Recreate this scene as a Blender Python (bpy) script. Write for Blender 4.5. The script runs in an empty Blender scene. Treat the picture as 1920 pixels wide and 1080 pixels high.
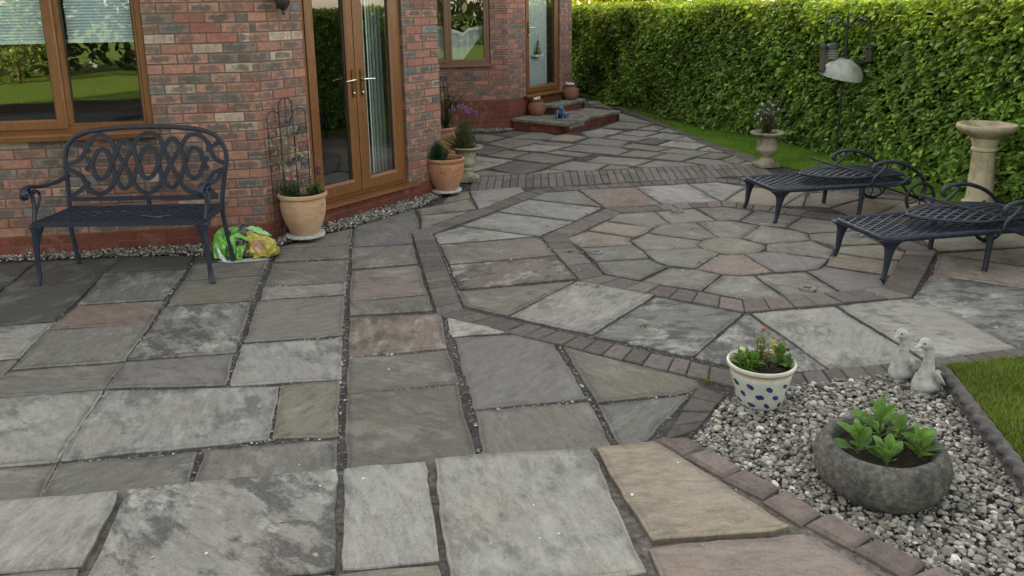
import bpy, math, random
import numpy as np
from mathutils import Vector, Matrix
random.seed(7); RNG=np.random.default_rng(7)
SC=bpy.context.scene
R=math.radians
# ---------------------------------------------------------------- camera
cam=bpy.data.objects.new('camera',bpy.data.cameras.new('camera')); SC.collection.objects.link(cam)
PT,RO,FPX=.22891,-.01802,1541.41
cp,sp,cr,sr=math.cos(PT),math.sin(PT),math.cos(RO),math.sin(RO)
r0=Vector((1,0,0)); u0=Vector((0,sp,cp)); fw=Vector((0,cp,-sp))
rt=r0*cr+u0*sr; upv=u0*cr-r0*sr
M=Matrix.Identity(4)
for i in range(3): M[i][0]=rt[i]; M[i][1]=upv[i]; M[i][2]=-fw[i]
M[2][3]=1.79086
cam.matrix_world=M
cam.data.sensor_width=36; cam.data.lens=FPX/1920*36
cam.data.shift_x=(960-957.83)/1920; cam.data.shift_y=(377.68-540)/1920
cam.data.clip_end=2000; cam.data.clip_start=.05
SC.camera=cam
# ---------------------------------------------------------------- light
SUN_AZ,SUN_EL=R(-38),R(14)
w=bpy.data.worlds.new('World'); SC.world=w; w.use_nodes=True
nt=w.node_tree; bg=nt.nodes['Background']
sky=nt.nodes.new('ShaderNodeTexSky'); sky.sky_type='NISHITA'; sky.sun_disc=False
sky.sun_elevation=SUN_EL; sky.sun_rotation=SUN_AZ; sky.air_density=1.0; sky.dust_density=1.0; sky.ozone_density=1.0
veil=nt.nodes.new('ShaderNodeHueSaturation'); veil.inputs['Saturation'].default_value=.42   # thin high cloud
nt.links.new(sky.outputs[0],veil.inputs['Color']); nt.links.new(veil.outputs[0],bg.inputs[0]); bg.inputs[1].default_value=.13
sl=bpy.data.lights.new('sun','SUN'); sl.energy=5.0; sl.angle=R(.5); sl.color=(1,.86,.66)
so=bpy.data.objects.new('sun',sl); SC.collection.objects.link(so)
so.rotation_euler=Vector((math.sin(SUN_AZ)*math.cos(SUN_EL),math.cos(SUN_AZ)*math.cos(SUN_EL),math.sin(SUN_EL))).to_track_quat('Z','Y').to_euler()
so.location=(-8,12,20)
SC.view_settings.view_transform='Standard'; SC.view_settings.look='None'; SC.view_settings.gamma=1
SC.view_settings.exposure=2.55
SC.view_settings.use_white_balance=True; SC.view_settings.white_balance_temperature=7800; SC.view_settings.white_balance_tint=10
# ---------------------------------------------------------------- traced layout (metres, z up)
SLABS=[('d',0.0,[(-3.419,4.988),(-3.597,5.946),(-3.993,5.903)]),('d',0.0,[(-3.388,4.938),(-3.207,4.649),(-2.793,4.725),(-2.989,6.032),(-3.577,5.945)]),('l',0.0,[(-3.014,4.112),(-2.689,4.175),(-2.78,4.689),(-3.344,4.613)]),('g',0.0,[(-2.595,3.476),(-2.64,3.919),(-2.686,4.153),(-3.0,4.091)]),('d',0.0,[(-2.929,5.674),(-2.383,5.756),(-2.443,6.054),(-2.979,6.045)]),('e',0.0,[(-2.789,5.004),(-2.27,5.077),(-2.372,5.717),(-2.923,5.637)]),('p',0.0,[(-2.755,4.577),(-2.185,4.677),(-2.261,5.046),(-2.784,4.975)]),('g',0.0,[(-2.636,4.015),(-2.081,4.106),(-2.18,4.651),(-2.75,4.552)]),('g',0.0,[(-2.676,3.677),(-2.033,3.772),(-2.074,4.078),(-2.633,3.996)]),('l',0.0,[(-2.301,3.029),(-1.899,3.085),(-2.032,3.754),(-2.691,3.661)]),('g',0.0,[(-2.076,2.687),(-1.801,2.728),(-1.895,3.068),(-2.293,3.017)]),('d',0.0,[(-2.374,5.899),(-1.832,5.947),(-1.838,6.174),(-2.422,6.053)]),('g',0.0,[(-2.286,5.481),(-1.779,5.583),(-1.829,5.92),(-2.363,5.858)]),('o',0.0,[(-2.197,4.954),(-1.682,5.036),(-1.772,5.534),(-2.287,5.446)]),('m',0.0,[(-2.072,4.113),(-1.52,4.194),(-1.676,4.996),(-2.195,4.925)]),('v',0.0,[(-2.028,3.778),(-1.438,3.79),(-1.52,4.166),(-2.071,4.085)]),('o',0.0,[(-1.825,6.248),(-1.298,6.335),(-1.359,6.785),(-1.59,6.595)]),('g',0.0,[(-1.768,5.876),(-1.235,5.938),(-1.293,6.289),(-1.821,6.203)]),('g',0.0,[(-1.678,5.31),(-1.143,5.393),(-1.229,5.883),(-1.77,5.823)]),('l2',0.0,[(-1.632,5.043),(-1.103,5.128),(-1.142,5.348),(-1.679,5.277)]),('g2',0.0,[(-1.512,4.327),(-0.974,4.411),(-1.097,5.076),(-1.631,5.003)]),('l2',0.0,[(-1.414,3.783),(-0.871,3.84),(-0.968,4.364),(-1.515,4.297)]),('l',0.0,[(-1.899,3.101),(-1.067,3.247),(-1.167,3.761),(-2.022,3.754)]),('o',0.0,[(-1.053,3.247),(-0.772,3.255),(-0.874,3.815),(-1.152,3.766)]),('g',0.0,[(-1.81,2.779),(-1.283,2.888),(-1.344,3.146),(-1.888,3.068)]),('g',0.0,[(-1.261,2.869),(-0.71,2.926),(-0.769,3.227),(-1.317,3.162)]),('v',0.0,[(-1.251,6.241),(-0.792,6.318),(-0.841,6.595),(-0.782,6.745),(-0.899,7.444),(-1.351,6.838)]),('g',0.0,[(-1.154,5.67),(-0.695,5.771),(-0.781,6.256),(-1.244,6.181)]),('p2',0.0,[(-1.041,5.002),(-0.556,5.088),(-0.686,5.719),(-1.145,5.62)]),('g',0.0,[(-0.993,4.725),(-0.495,4.791),(-0.545,5.047),(-1.037,4.962)]),('p3',0.0,[(-0.882,4.116),(-0.367,4.208),(-0.444,4.733),(-0.989,4.689)]),('g',0.0,[(-0.808,3.677),(-0.275,3.772),(-0.359,4.171),(-0.88,4.088)]),('o2',0.0,[(-0.672,2.925),(-0.155,3.006),(-0.281,3.743),(-0.806,3.654)]),('l3',0.0,[(-0.343,4.366),(-0.028,4.422),(-0.395,4.677)]),('v2',0.0,[(-0.187,3.488),(0.342,3.581),(0.221,4.225),(0.008,4.373),(-0.328,4.334)]),('g',0.0,[(-0.123,3.025),(0.407,3.09),(0.346,3.537),(-0.178,3.457)]),('o',0.0,[(0.386,3.535),(0.84,3.617),(0.906,3.683),(0.89,3.749),(0.277,4.186)]),('g',0.0,[(0.441,3.132),(0.561,3.176),(0.829,3.589),(0.392,3.503)]),('o',0.0,[(-0.825,7.254),(-0.328,7.443),(-0.406,7.849),(-0.874,7.442)]),('g',0.0,[(-0.761,6.761),(-0.392,7.323),(-0.814,7.193)]),('l2',0.0,[(-0.297,7.419),(0.133,8.145),(0.098,8.328),(-0.416,8.191)]),('o',0.0,[(-0.655,7.686),(-0.399,7.919),(-0.432,8.192),(-0.606,8.107)]),('g',0.0,[(0.194,7.801),(0.841,7.416),(0.677,8.124),(0.334,8.053)]),('l2',0.0,[(-0.113,7.322),(0.56,6.939),(0.822,7.375),(0.166,7.757)]),('l2',0.0,[(-0.41,6.825),(0.192,6.475),(0.23,6.456),(0.533,6.885),(-0.132,7.262)]),('l2',0.0,[(-0.638,6.548),(-0.573,6.288),(0.17,6.46),(-0.426,6.79)]),('p2',0.0,[(-0.451,5.744),(0.321,5.911),(0.219,6.392),(0.189,6.394),(-0.564,6.226)]),('p4',0.0,[(-0.352,5.172),(0.436,5.35),(0.326,5.856),(-0.444,5.692)]),('g',0.0,[(-0.294,4.856),(-0.028,4.686),(0.417,5.294),(-0.346,5.129)]),('l2',0.0,[(0.446,4.36),(0.905,4.99),(0.449,5.292),(-0.015,4.667)]),('m',0.0,[(0.945,4.036),(1.37,4.633),(0.92,4.959),(0.455,4.336)]),('m2',0.0,[(1.231,3.789),(1.579,3.843),(1.407,4.605),(1.387,4.615),(0.955,4.015)]),('l',0.0,[(1.597,3.843),(2.101,3.938),(1.956,4.721),(1.436,4.63)]),('l',0.0,[(2.126,3.943),(2.662,4.05),(2.546,4.785),(2.449,4.828),(1.989,4.729)]),('m2',0.0,[(2.678,4.049),(2.951,4.13),(3.427,4.855),(2.823,5.271),(2.508,4.855)]),('p2',0.0,[(3.462,4.883),(3.732,5.276),(3.119,5.736),(2.851,5.304)]),('o',0.0,[(3.769,5.321),(4.037,5.666),(4.186,5.919),(3.148,5.762)]),('o',0.0,[(4.185,5.948),(4.094,6.541),(3.216,6.254),(3.16,5.816)]),('o',0.0,[(4.093,6.576),(3.791,7.066),(3.2,6.605),(3.226,6.301)]),('b',0.0,[(3.787,7.086),(3.67,7.41),(3.084,6.829),(3.199,6.64)]),('b2',0.0,[(3.661,7.432),(3.39,7.588),(2.902,7.215),(2.951,6.953),(3.082,6.867)]),('o',0.0,[(3.38,7.612),(3.194,7.863),(2.925,7.813),(2.68,7.295),(2.891,7.237)]),('b',0.0,[(2.911,7.863),(2.499,7.309),(2.661,7.296)]),('b',0.0,[(2.907,7.912),(2.408,8.156),(2.012,7.542),(2.48,7.31)]),('l2',0.0,[(2.389,8.184),(2.159,8.417),(1.857,8.362),(1.998,7.565)]),('l2',0.0,[(1.835,8.364),(1.291,8.252),(1.418,7.457),(1.963,7.545)]),('p',0.0,[(1.271,8.228),(0.701,8.148),(0.866,7.372),(1.398,7.459)]),('g',0.0,[(1.002,5.966),(1.047,5.718),(1.121,5.598),(1.298,5.538),(1.537,5.862),(1.479,5.936),(1.435,6.024)]),('p',0.0,[(1.303,5.513),(1.45,5.396),(1.567,5.355),(1.796,5.412),(1.713,5.824),(1.647,5.814),(1.538,5.835)]),('v',0.0,[(1.811,5.411),(2.022,5.435),(2.129,5.464),(2.281,5.669),(1.9,5.881),(1.728,5.837)]),('g',0.0,[(2.307,5.707),(2.408,5.919),(2.334,6.158),(1.977,6.092),(1.938,5.992),(1.916,5.908)]),('g',0.0,[(2.336,6.189),(2.366,6.344),(2.324,6.445),(2.09,6.631),(1.833,6.269),(1.949,6.108)]),('g',0.0,[(2.077,6.649),(1.865,6.826),(1.761,6.833),(1.587,6.773),(1.653,6.328),(1.82,6.269)]),('g',0.0,[(1.565,6.774),(1.268,6.715),(1.124,6.477),(1.498,6.244),(1.641,6.313)]),('g',0.0,[(1.104,6.462),(0.948,6.257),(1.011,5.994),(1.437,6.053),(1.429,6.127),(1.482,6.214)]),('o',0.0,[(1.485,5.942),(1.589,5.866),(1.651,5.828),(1.726,5.857),(1.856,5.908),(1.93,6.007),(1.932,6.094),(1.811,6.25),(1.732,6.302),(1.638,6.301),(1.505,6.221),(1.436,6.119)]),('g',0.0,[(1.199,6.659),(1.271,6.733),(1.347,6.754),(1.286,7.186),(0.953,7.131),(0.849,6.908)]),('o',0.0,[(1.363,6.765),(1.752,6.852),(1.675,7.268),(1.307,7.194)]),('g',0.0,[(1.776,6.854),(1.874,6.862),(1.957,6.828),(2.172,7.159),(1.938,7.31),(1.701,7.277)]),('g',0.0,[(1.971,6.813),(2.1,6.665),(2.286,6.617),(2.507,6.909),(2.193,7.147)]),('g',0.0,[(2.299,6.59),(2.35,6.481),(2.403,6.398),(2.778,6.463),(2.771,6.697),(2.528,6.889)]),('o',0.0,[(2.391,6.353),(2.35,6.203),(2.474,6.037),(2.821,6.066),(2.779,6.422)]),('b',0.0,[(2.449,5.995),(2.4,5.857),(2.687,5.657),(2.795,5.651),(2.905,5.818),(2.806,6.023)]),('b',0.0,[(2.38,5.816),(2.333,5.745),(2.22,5.539),(2.565,5.303),(2.755,5.589),(2.656,5.614)]),('v',0.0,[(2.123,5.438),(2.04,5.404),(2.109,4.991),(2.385,5.028),(2.5,5.272),(2.195,5.491)]),('g',0.0,[(1.791,5.371),(1.664,5.326),(1.738,4.925),(2.077,4.98),(2.018,5.393)]),('g',0.0,[(1.557,5.32),(1.442,5.35),(1.239,5.043),(1.451,4.876),(1.689,4.91),(1.641,5.321)]),('g',0.0,[(1.424,5.367),(1.296,5.495),(1.114,5.539),(0.882,5.268),(1.222,5.059)]),('g',0.0,[(1.095,5.562),(1.039,5.671),(0.998,5.751),(0.615,5.699),(0.643,5.443),(0.86,5.287)]),('g',0.0,[(0.997,5.791),(0.991,5.945),(0.942,6.129),(0.538,6.058),(0.611,5.735)]),('p2',0.0,[(0.939,6.17),(0.923,6.259),(0.953,6.346),(0.631,6.558),(0.445,6.361),(0.533,6.118)]),('b',0.0,[(0.974,6.374),(1.099,6.486),(1.178,6.639),(0.806,6.851),(0.648,6.594)]),('o',0,[(-0.485,11.553),(-0.306,11.452),(-0.069,11.84),(-0.253,11.992),(-0.535,12.178)]),('d',0,[(0.021,11.829),(0.276,12.233),(0.064,12.408),(-0.227,12.024)]),('g',0,[(0.033,11.75),(0.504,11.528),(0.691,11.825),(0.516,12.249),(0.302,12.23)]),('g',0,[(-0.295,11.229),(-0.019,10.853),(0.338,11.258),(0.457,11.452),(-0.037,11.733)]),('d',0,[(-0.444,10.478),(-0.304,10.396),(-0.049,10.755),(-0.163,10.964),(-0.457,11.148)]),('b2',0,[(0.546,11.498),(0.857,11.285),(1.096,11.674),(0.833,12.01),(0.694,11.869)]),('g',0,[(0.348,11.195),(0.731,10.88),(0.888,11.057),(0.422,11.359)]),('l2',0,[(0.016,10.748),(0.451,10.484),(0.717,10.852),(0.321,11.098)]),('o2',0,[(-0.296,10.296),(-0.02,10.074),(0.244,10.445),(-0.066,10.63)]),('o2',0,[(0.024,10.014),(0.519,9.627),(0.792,9.997),(0.3,10.419)]),('g',0,[(0.471,10.421),(0.875,10.077),(1.026,10.262),(0.607,10.592)]),('v',0,[(0.668,10.642),(1.342,10.183),(1.533,10.464),(1.439,10.75),(0.927,11.022)]),('v',0,[(0.908,11.154),(1.468,10.79),(1.643,11.226),(1.177,11.589)]),('g2',0,[(1.124,11.696),(1.328,11.638),(1.428,11.893),(1.204,12.191),(1.076,12.088)]),('l2',0,[(1.068,12.153),(1.472,11.879),(1.697,12.203),(1.387,12.527),(1.228,12.299)]),('l2',0,[(-0.44,9.279),(-0.261,9.503),(0.023,9.921),(-0.425,10.257)]),('d',0,[(-0.238,9.417),(0.078,9.041),(0.21,9.133),(0.495,9.577),(0.066,9.856)]),('g2',0,[(0.442,9.352),(0.702,9.192),(0.948,9.169),(1.142,9.531),(0.741,9.764)]),('g2',0,[(0.227,9.022),(0.644,9.15),(0.428,9.282)]),('o',0,[(-0.445,9.163),(-0.406,8.949),(0.048,9.019),(-0.276,9.263)]),('g',0,[(1.047,9.245),(1.359,9.253),(1.377,9.378),(1.169,9.494)]),('l2',0,[(1.782,13.401),(2.285,12.986),(1.918,14.474)]),('g',0,[(1.427,12.64),(1.916,12.421),(2.21,12.84),(1.763,13.293)]),('l2',0,[(1.939,12.389),(2.155,12.238),(2.376,12.458),(2.244,12.754)]),('l2',0,[(1.611,11.95),(1.907,11.645),(2.188,12.013),(1.883,12.245)]),('g2',0,[(1.344,11.561),(1.747,11.221),(1.976,11.527),(1.578,11.848)]),('l2',0,[(2.198,12.177),(2.465,11.925),(2.404,12.426)]),('l2',0,[(1.939,11.573),(2.231,11.316),(2.507,11.632),(2.228,11.945)]),('d',0,[(1.725,11.083),(1.948,10.899),(2.202,11.264),(1.988,11.451)]),('l2',0,[(2.252,11.298),(2.562,11.034),(2.502,11.548)]),('l2',0,[(1.975,10.851),(2.389,10.475),(2.615,10.786),(2.578,10.948),(2.243,11.219)]),('o',0,[(1.454,10.77),(1.904,10.39),(2.096,10.619),(1.667,11.014)]),('l2',0,[(2.418,10.423),(2.701,10.236),(2.604,10.678)]),('o',0,[(1.904,10.329),(2.304,9.992),(2.536,10.227),(2.108,10.561)]),('o',0,[(1.346,10.13),(1.686,9.936),(1.951,10.243),(1.615,10.476)]),('o2',0,[(1.719,9.902),(2.053,9.679),(2.283,9.994),(1.978,10.207)]),('o',0,[(2.313,9.934),(2.517,9.746),(2.737,10.01),(2.553,10.206)]),('o',0,[(2.534,9.69),(2.629,9.412),(2.794,9.593),(2.754,9.951)]),('g2',0,[(2.073,9.624),(2.303,9.388),(2.6,9.381),(2.509,9.675),(2.272,9.851)]),('g2',0,[(1.468,9.397),(1.517,9.32),(1.954,9.349),(2.183,9.405),(2.041,9.569),(1.752,9.722)]),('o',0,[(0.906,9.7),(1.437,9.4),(1.719,9.749),(1.107,10.072)]),('l2',0,[(2.835,9.336),(2.877,9.41),(2.809,9.533),(2.66,9.409)]),('g',0,[(1.827,15.052),(1.928,14.696),(1.796,15.788),(1.58,15.671)]),('g',0,[(1.587,15.745),(1.805,15.863),(1.797,16.424),(1.555,16.301)]),('l2',0.08,[(-1.752,2.268),(-1.405,2.307),(-1.477,2.729),(-1.881,2.678),(-2.008,2.664)]),('m3',0.08,[(-1.328,2.193),(-0.588,2.271),(-0.692,2.851),(-1.443,2.745)]),('l',0.08,[(-0.553,2.281),(-0.256,2.306),(-0.353,2.895),(-0.655,2.862)]),('l4',0.08,[(-0.195,2.156),(0.395,2.232),(0.292,2.976),(-0.311,2.916)]),('b3',0.08,[(0.448,2.398),(0.917,2.452),(0.561,3.016),(0.331,2.982)]),('p5',0.08,[(0.468,2.047),(1.157,2.114),(0.955,2.406),(0.435,2.351)]),('g',0.08,[(-1.588,2.013),(-1.353,2.028),(-1.401,2.288),(-1.736,2.242)]),('o',0.08,[(-0.501,1.987),(-0.185,1.999),(-0.25,2.272),(-0.552,2.245)]),('g',0.08,[(-1.299,1.986),(-0.531,1.987),(-0.583,2.236),(-1.327,2.16)]),('g',0.08,[(-0.153,1.968),(0.459,1.963),(0.397,2.205),(-0.178,2.13)])]
BLOCKS=[(0.9,[(0.574,3.054),(0.708,3.063),(0.755,2.989),(0.658,2.912)]),(1.15,[(0.676,2.919),(0.779,2.971),(0.857,2.835),(0.777,2.773)]),(0.95,[(0.781,2.759),(0.872,2.818),(0.958,2.699),(0.885,2.634)]),(1.1,[(0.885,2.606),(0.988,2.677),(1.051,2.536),(0.967,2.473)]),(1.05,[(0.993,2.468),(1.083,2.529),(1.167,2.403),(1.087,2.34)]),(0.85,[(1.1,2.334),(1.192,2.383),(1.279,2.263),(1.194,2.192)]),(1.2,[(1.226,2.205),(1.315,2.249),(1.395,2.148),(1.299,2.082)])]
SOL={'lo': [(-0.424,8.256),(0.475,8.362),(1.594,8.565),(2.449,8.703),(2.857,8.754)],'hi': [(-0.407,8.919),(0.378,9.06),(1.359,9.22),(2.118,9.344),(2.916,9.435)]}
EDGE={'inn': [(1.942,15.318),(2.363,12.718),(2.623,10.771),(2.713,10.215),(2.816,9.567),(2.911,9.419)],'out': [(2.098,15.294),(2.514,12.519),(2.632,11.574),(2.791,10.708),(2.993,9.801),(3.041,9.338)]}
JOINTS=[([(-2.988,6.046),(-2.953,5.651),(-2.783,4.707),(-2.684,4.16),(-2.608,3.778)],0.035),([(-2.393,5.941),(-2.378,5.743),(-2.255,5.056),(-2.181,4.668),(-2.075,4.092),(-2.03,3.766),(-1.893,3.076),(-1.822,2.78)],0.04),([(-1.843,6.16),(-1.772,5.558),(-1.675,5.016),(-1.516,4.18),(-1.431,3.778)],0.045),([(-1.355,6.785),(-1.186,5.698),(-1.092,5.086),(-0.969,4.387),(-0.871,3.827),(-0.769,3.241),(-0.712,2.945)],0.045),([(-0.8,6.542),(-0.573,5.419),(-0.456,4.761)],0.03),([(-0.422,4.696),(-0.34,4.281),(-0.24,3.759),(-0.14,3.087)],0.045),([(0.249,4.209),(0.362,3.547),(0.425,3.145)],0.03),([(-1.16,3.767),(-1.058,3.242)],0.03),([(-1.331,3.145),(-1.282,2.907)],0.03),([(-1.893,3.08),(-1.344,3.15),(-1.065,3.242),(-0.766,3.25)],0.02),([(-0.885,4.102),(-0.357,4.186)],0.015),([(-0.808,3.665),(-0.279,3.755)],0.02),([(-0.184,3.473),(0.348,3.558),(0.839,3.6)],0.02),([(0.896,3.683),(0.821,3.573),(0.557,3.167)],0.025),([(-1.833,6.233),(-1.295,6.32)],0.012),([(-1.765,5.862),(-1.23,5.91)],0.012),([(-1.678,5.299),(-1.143,5.37)],0.014),([(-1.63,5.023),(-1.097,5.097)],0.014),([(-1.517,4.312),(-0.969,4.387)],0.016),([(-0.641,6.531),(-0.46,5.655),(-0.305,4.876)],0.02),([(0.236,6.391),(0.347,5.8),(0.451,5.315)],0.015),([(-0.835,6.578),(-0.311,7.378),(0.138,8.145)],0.015)]
GR={'A': [(-4.111,5.964),(-3.885,5.991),(-3.105,6.053),(-2.373,6.064),(-1.83,6.174)],'B': [(-1.73,6.442),(-1.556,6.643),(-1.358,6.803),(-0.892,7.465),(-0.751,7.739)],'C': [(-0.611,12.399),(-0.406,12.318),(0.036,12.318)],'bed': [(0.611,3.113),(0.755,3.16),(0.992,3.533),(1.218,3.636),(1.55,3.698),(1.936,3.772),(2.119,3.783),(2.047,3.508),(1.921,2.878),(1.822,2.408),(1.722,2.111),(1.233,2.124),(1.228,2.322),(1.083,2.593),(0.866,2.901),(0.707,3.092)],'rope': [(2.073,3.694),(2.047,3.508),(1.994,3.234),(1.933,2.897),(1.871,2.569),(1.802,2.202)],'lawn_edge': [(2.09,3.747),(2.548,3.834),(3.004,3.918)]}
BN={'frame': [(-0.566,-0.003),(-0.579,0.163),(-0.589,0.285),(-0.58,0.42),(-0.572,0.607),(-0.574,0.751),(-0.548,0.875),(-0.476,0.955),(-0.337,0.996),(-0.105,1.015),(0.086,1.016),(0.277,1.008),(0.44,0.984),(0.535,0.941),(0.587,0.867),(0.597,0.782),(0.565,0.612),(0.541,0.453),(0.544,0.319),(0.565,0.155),(0.58,0.006)],'rail': [(-0.565,0.5),(0.513,0.498)],'stub': [(0.006,0.496)],'scroll': [[(-0.413,0.859),(-0.364,0.936),(-0.296,0.967),(-0.231,0.927),(-0.197,0.842),(-0.148,0.754),(-0.105,0.651),(-0.057,0.564),(0.004,0.532),(0.072,0.562),(0.131,0.646),(0.19,0.748),(0.258,0.84),(0.32,0.933),(0.392,0.957),(0.456,0.917),(0.492,0.843)],[(-0.427,0.588),(-0.39,0.548),(-0.333,0.533),(-0.263,0.574),(-0.207,0.659),(-0.148,0.754),(-0.079,0.86),(-0.018,0.946),(0.056,0.973),(0.123,0.944),(0.151,0.855),(0.19,0.748),(0.237,0.645),(0.286,0.558),(0.354,0.53),(0.423,0.564),(0.467,0.64)],[(-0.413,0.807),(-0.377,0.741),(-0.361,0.671),(-0.323,0.642),(-0.278,0.67),(-0.239,0.745),(-0.181,0.868),(-0.122,0.928),(-0.07,0.866),(-0.041,0.742),(-0.021,0.67),(0.017,0.642),(0.061,0.669),(0.099,0.739),(0.156,0.866),(0.22,0.929),(0.274,0.864),(0.298,0.735),(0.314,0.667),(0.353,0.64),(0.397,0.665),(0.427,0.733),(0.465,0.791)],[(-0.427,0.709),(-0.373,0.771),(-0.339,0.836),(-0.294,0.863),(-0.257,0.834),(-0.237,0.758),(-0.211,0.633),(-0.16,0.57),(-0.094,0.631),(-0.038,0.768),(0.0,0.845),(0.044,0.873),(0.082,0.844),(0.102,0.765),(0.13,0.633),(0.184,0.571),(0.248,0.631),(0.301,0.761),(0.332,0.833),(0.373,0.86),(0.414,0.831),(0.43,0.759),(0.46,0.7)],[(-0.563,0.749),(-0.468,0.786),(-0.409,0.859),(-0.384,0.91)],[(-0.564,0.722),(-0.47,0.677),(-0.434,0.604),(-0.417,0.537)],[(-0.495,0.912),(-0.441,0.889),(-0.383,0.839)],[(0.585,0.741),(0.516,0.781),(0.485,0.86),(0.473,0.908)],[(0.579,0.704),(0.498,0.673),(0.452,0.601),(0.414,0.542)],[(0.572,0.9),(0.512,0.875),(0.461,0.837)],[(-0.556,0.52),(-0.486,0.559),(-0.412,0.623)],[(0.501,0.507),(0.467,0.554),(0.426,0.601)]]}

# ---------------------------------------------------------------- helpers
def link(o): SC.collection.objects.link(o); return o
def tag(o,label=None,cat=None,group=None,kind=None):
    if label: o['label']=label
    if cat: o['category']=cat
    if group: o['group']=group
    if kind: o['kind']=kind
    return o
def thing(name,label,cat,loc=(0,0,0),rz=0,group=None):
    o=bpy.data.objects.new(name,None); o.empty_display_size=.1; link(o)
    o.location=loc; o.rotation_euler=(0,0,rz); return tag(o,label,cat,group)
def copy_tree(o,parent=None):
    c=o.copy(); link(c)
    if parent: c.parent=parent
    for ch in list(o.children): copy_tree(ch,c)
    return c
WHITE=(1,1,1,1)
class MB:
    def __init__(s): s.v=[]; s.f=[]; s.c=[]; s.m=[]; s.uv={}; s.cc={}
    def vert(s,p): s.v.append(tuple(p)); return len(s.v)-1
    def face(s,idx,col=WHITE,mi=0,uv=None):
        if uv: s.uv[len(s.f)]=uv
        s.f.append(tuple(idx)); s.c.append(col if len(col)==4 else (*col,1)); s.m.append(mi)
    def poly(s,pts,col=WHITE,mi=0,uv=None):
        b=len(s.v); s.v.extend(tuple(p) for p in pts); s.face(range(b,b+len(pts)),col,mi,uv)
    def hexa(s,p,col=WHITE,mi=0):
        b=len(s.v); s.v.extend(tuple(q) for q in p)
        for q in ((3,2,1,0),(4,5,6,7),(0,1,5,4),(1,2,6,5),(2,3,7,6),(3,0,4,7)): s.face([b+i for i in q],col,mi)
    def box(s,a,b,col=WHITE,mi=0,bev=0.0):
        x0,y0,z0=a; x1,y1,z1=b
        if bev<=0:
            s.hexa([(x0,y0,z0),(x1,y0,z0),(x1,y1,z0),(x0,y1,z0),(x0,y0,z1),(x1,y0,z1),(x1,y1,z1),(x0,y1,z1)],col,mi); return
        t=bev
        rings=[]
        for z,i in ((z0,t),(z0+t,0),(z1-t,0),(z1,t)):
            b0=len(s.v)
            for q in ((x0+i,y0),(x1-i,y0),(x1,y0+i),(x1,y1-i),(x1-i,y1),(x0+i,y1),(x0,y1-i),(x0,y0+i)):
                px,py=q
                if i: # shrink caps
                    px=min(max(px,x0+t),x1-t); py=min(max(py,y0+t),y1-t)
                else:
                    pass
                s.v.append((px,py,z))
            rings.append(b0)
        # side rings at full size need chamfer
        for ri in (1,2):
            b0=rings[ri]
            z=s.v[b0][2]
            for k,q in enumerate(((x0+t,y0),(x1-t,y0),(x1,y0+t),(x1,y1-t),(x1-t,y1),(x0+t,y1),(x0,y1-t),(x0,y0+t))): s.v[b0+k]=(q[0],q[1],z)
        for a_,b_ in zip(rings,rings[1:]):
            for k in range(8): s.face((a_+k,a_+(k+1)%8,b_+(k+1)%8,b_+k),col,mi)
        s.face([rings[0]+k for k in range(7,-1,-1)],col,mi); s.face([rings[-1]+k for k in range(8)],col,mi)
    def tube(s,pts,rad,seg=8,col=WHITE,mi=0,ab=(1,1),up=None,caps=True,closed=False,square=False):
        pts=[Vector(p) for p in pts]; n=len(pts)
        if not hasattr(rad,'__len__'): rad=[rad]*n
        u=Vector(up) if up else None; rings=[]
        prev=None
        for i in range(n):
            if closed: t=pts[(i+1)%n]-pts[i-1]
            else: t=pts[min(i+1,n-1)]-pts[max(i-1,0)]
            if t.length<1e-9: t=Vector((0,0,1))
            t.normalize()
            if u is not None: ref=u
            elif prev is None: ref=Vector((0,0,1)) if abs(t.z)<.9 else Vector((1,0,0))
            else: ref=prev
            x=t.cross(ref)
            if x.length<1e-6: x=t.cross(Vector((1,.3,.2)))
            x.normalize(); y=x.cross(t).normalized(); prev=y
            b=len(s.v)
            for k in range(seg):
                if square:
                    cx,cy=((1,1),(-1,1),(-1,-1),(1,-1))[k]
                else:
                    a=2*math.pi*k/seg; cx,cy=math.cos(a),math.sin(a)
                p=pts[i]+x*(cx*rad[i]*ab[0])+y*(cy*rad[i]*ab[1]); s.v.append(tuple(p))
            rings.append(b)
        pr=list(zip(rings,rings[1:]))
        if closed: pr.append((rings[-1],rings[0]))
        for a,b in pr:
            for k in range(seg): s.face((a+k,a+(k+1)%seg,b+(k+1)%seg,b+k),col,mi)
        if caps and not closed:
            s.face([rings[0]+k for k in range(seg-1,-1,-1)],col,mi); s.face([rings[-1]+k for k in range(seg)],col,mi)
    def bar(s,pts,wd,th,col=WHITE,mi=0,up=(0,0,1)):
        s.tube(pts,.5,4,col,mi,(wd,th),up,square=True)
    def lathe(s,prof,seg=32,col=WHITE,mi=0,c=(0,0,0),rf=None,capb=True,capt=False):
        rings=[]
        for j,(r,z) in enumerate(prof):
            b=len(s.v)
            for k in range(seg):
                a=2*math.pi*k/seg; rr=r*(rf(a,z) if rf else 1)
                s.v.append((c[0]+rr*math.cos(a),c[1]+rr*math.sin(a),c[2]+z))
            rings.append(b)
        for a,b in zip(rings,rings[1:]):
            for k in range(seg): s.face((a+k,a+(k+1)%seg,b+(k+1)%seg,b+k),col,mi)
        if capb: s.face([rings[0]+k for k in range(seg-1,-1,-1)],col,mi)
        if capt: s.face([rings[-1]+k for k in range(seg)],col,mi)
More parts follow.
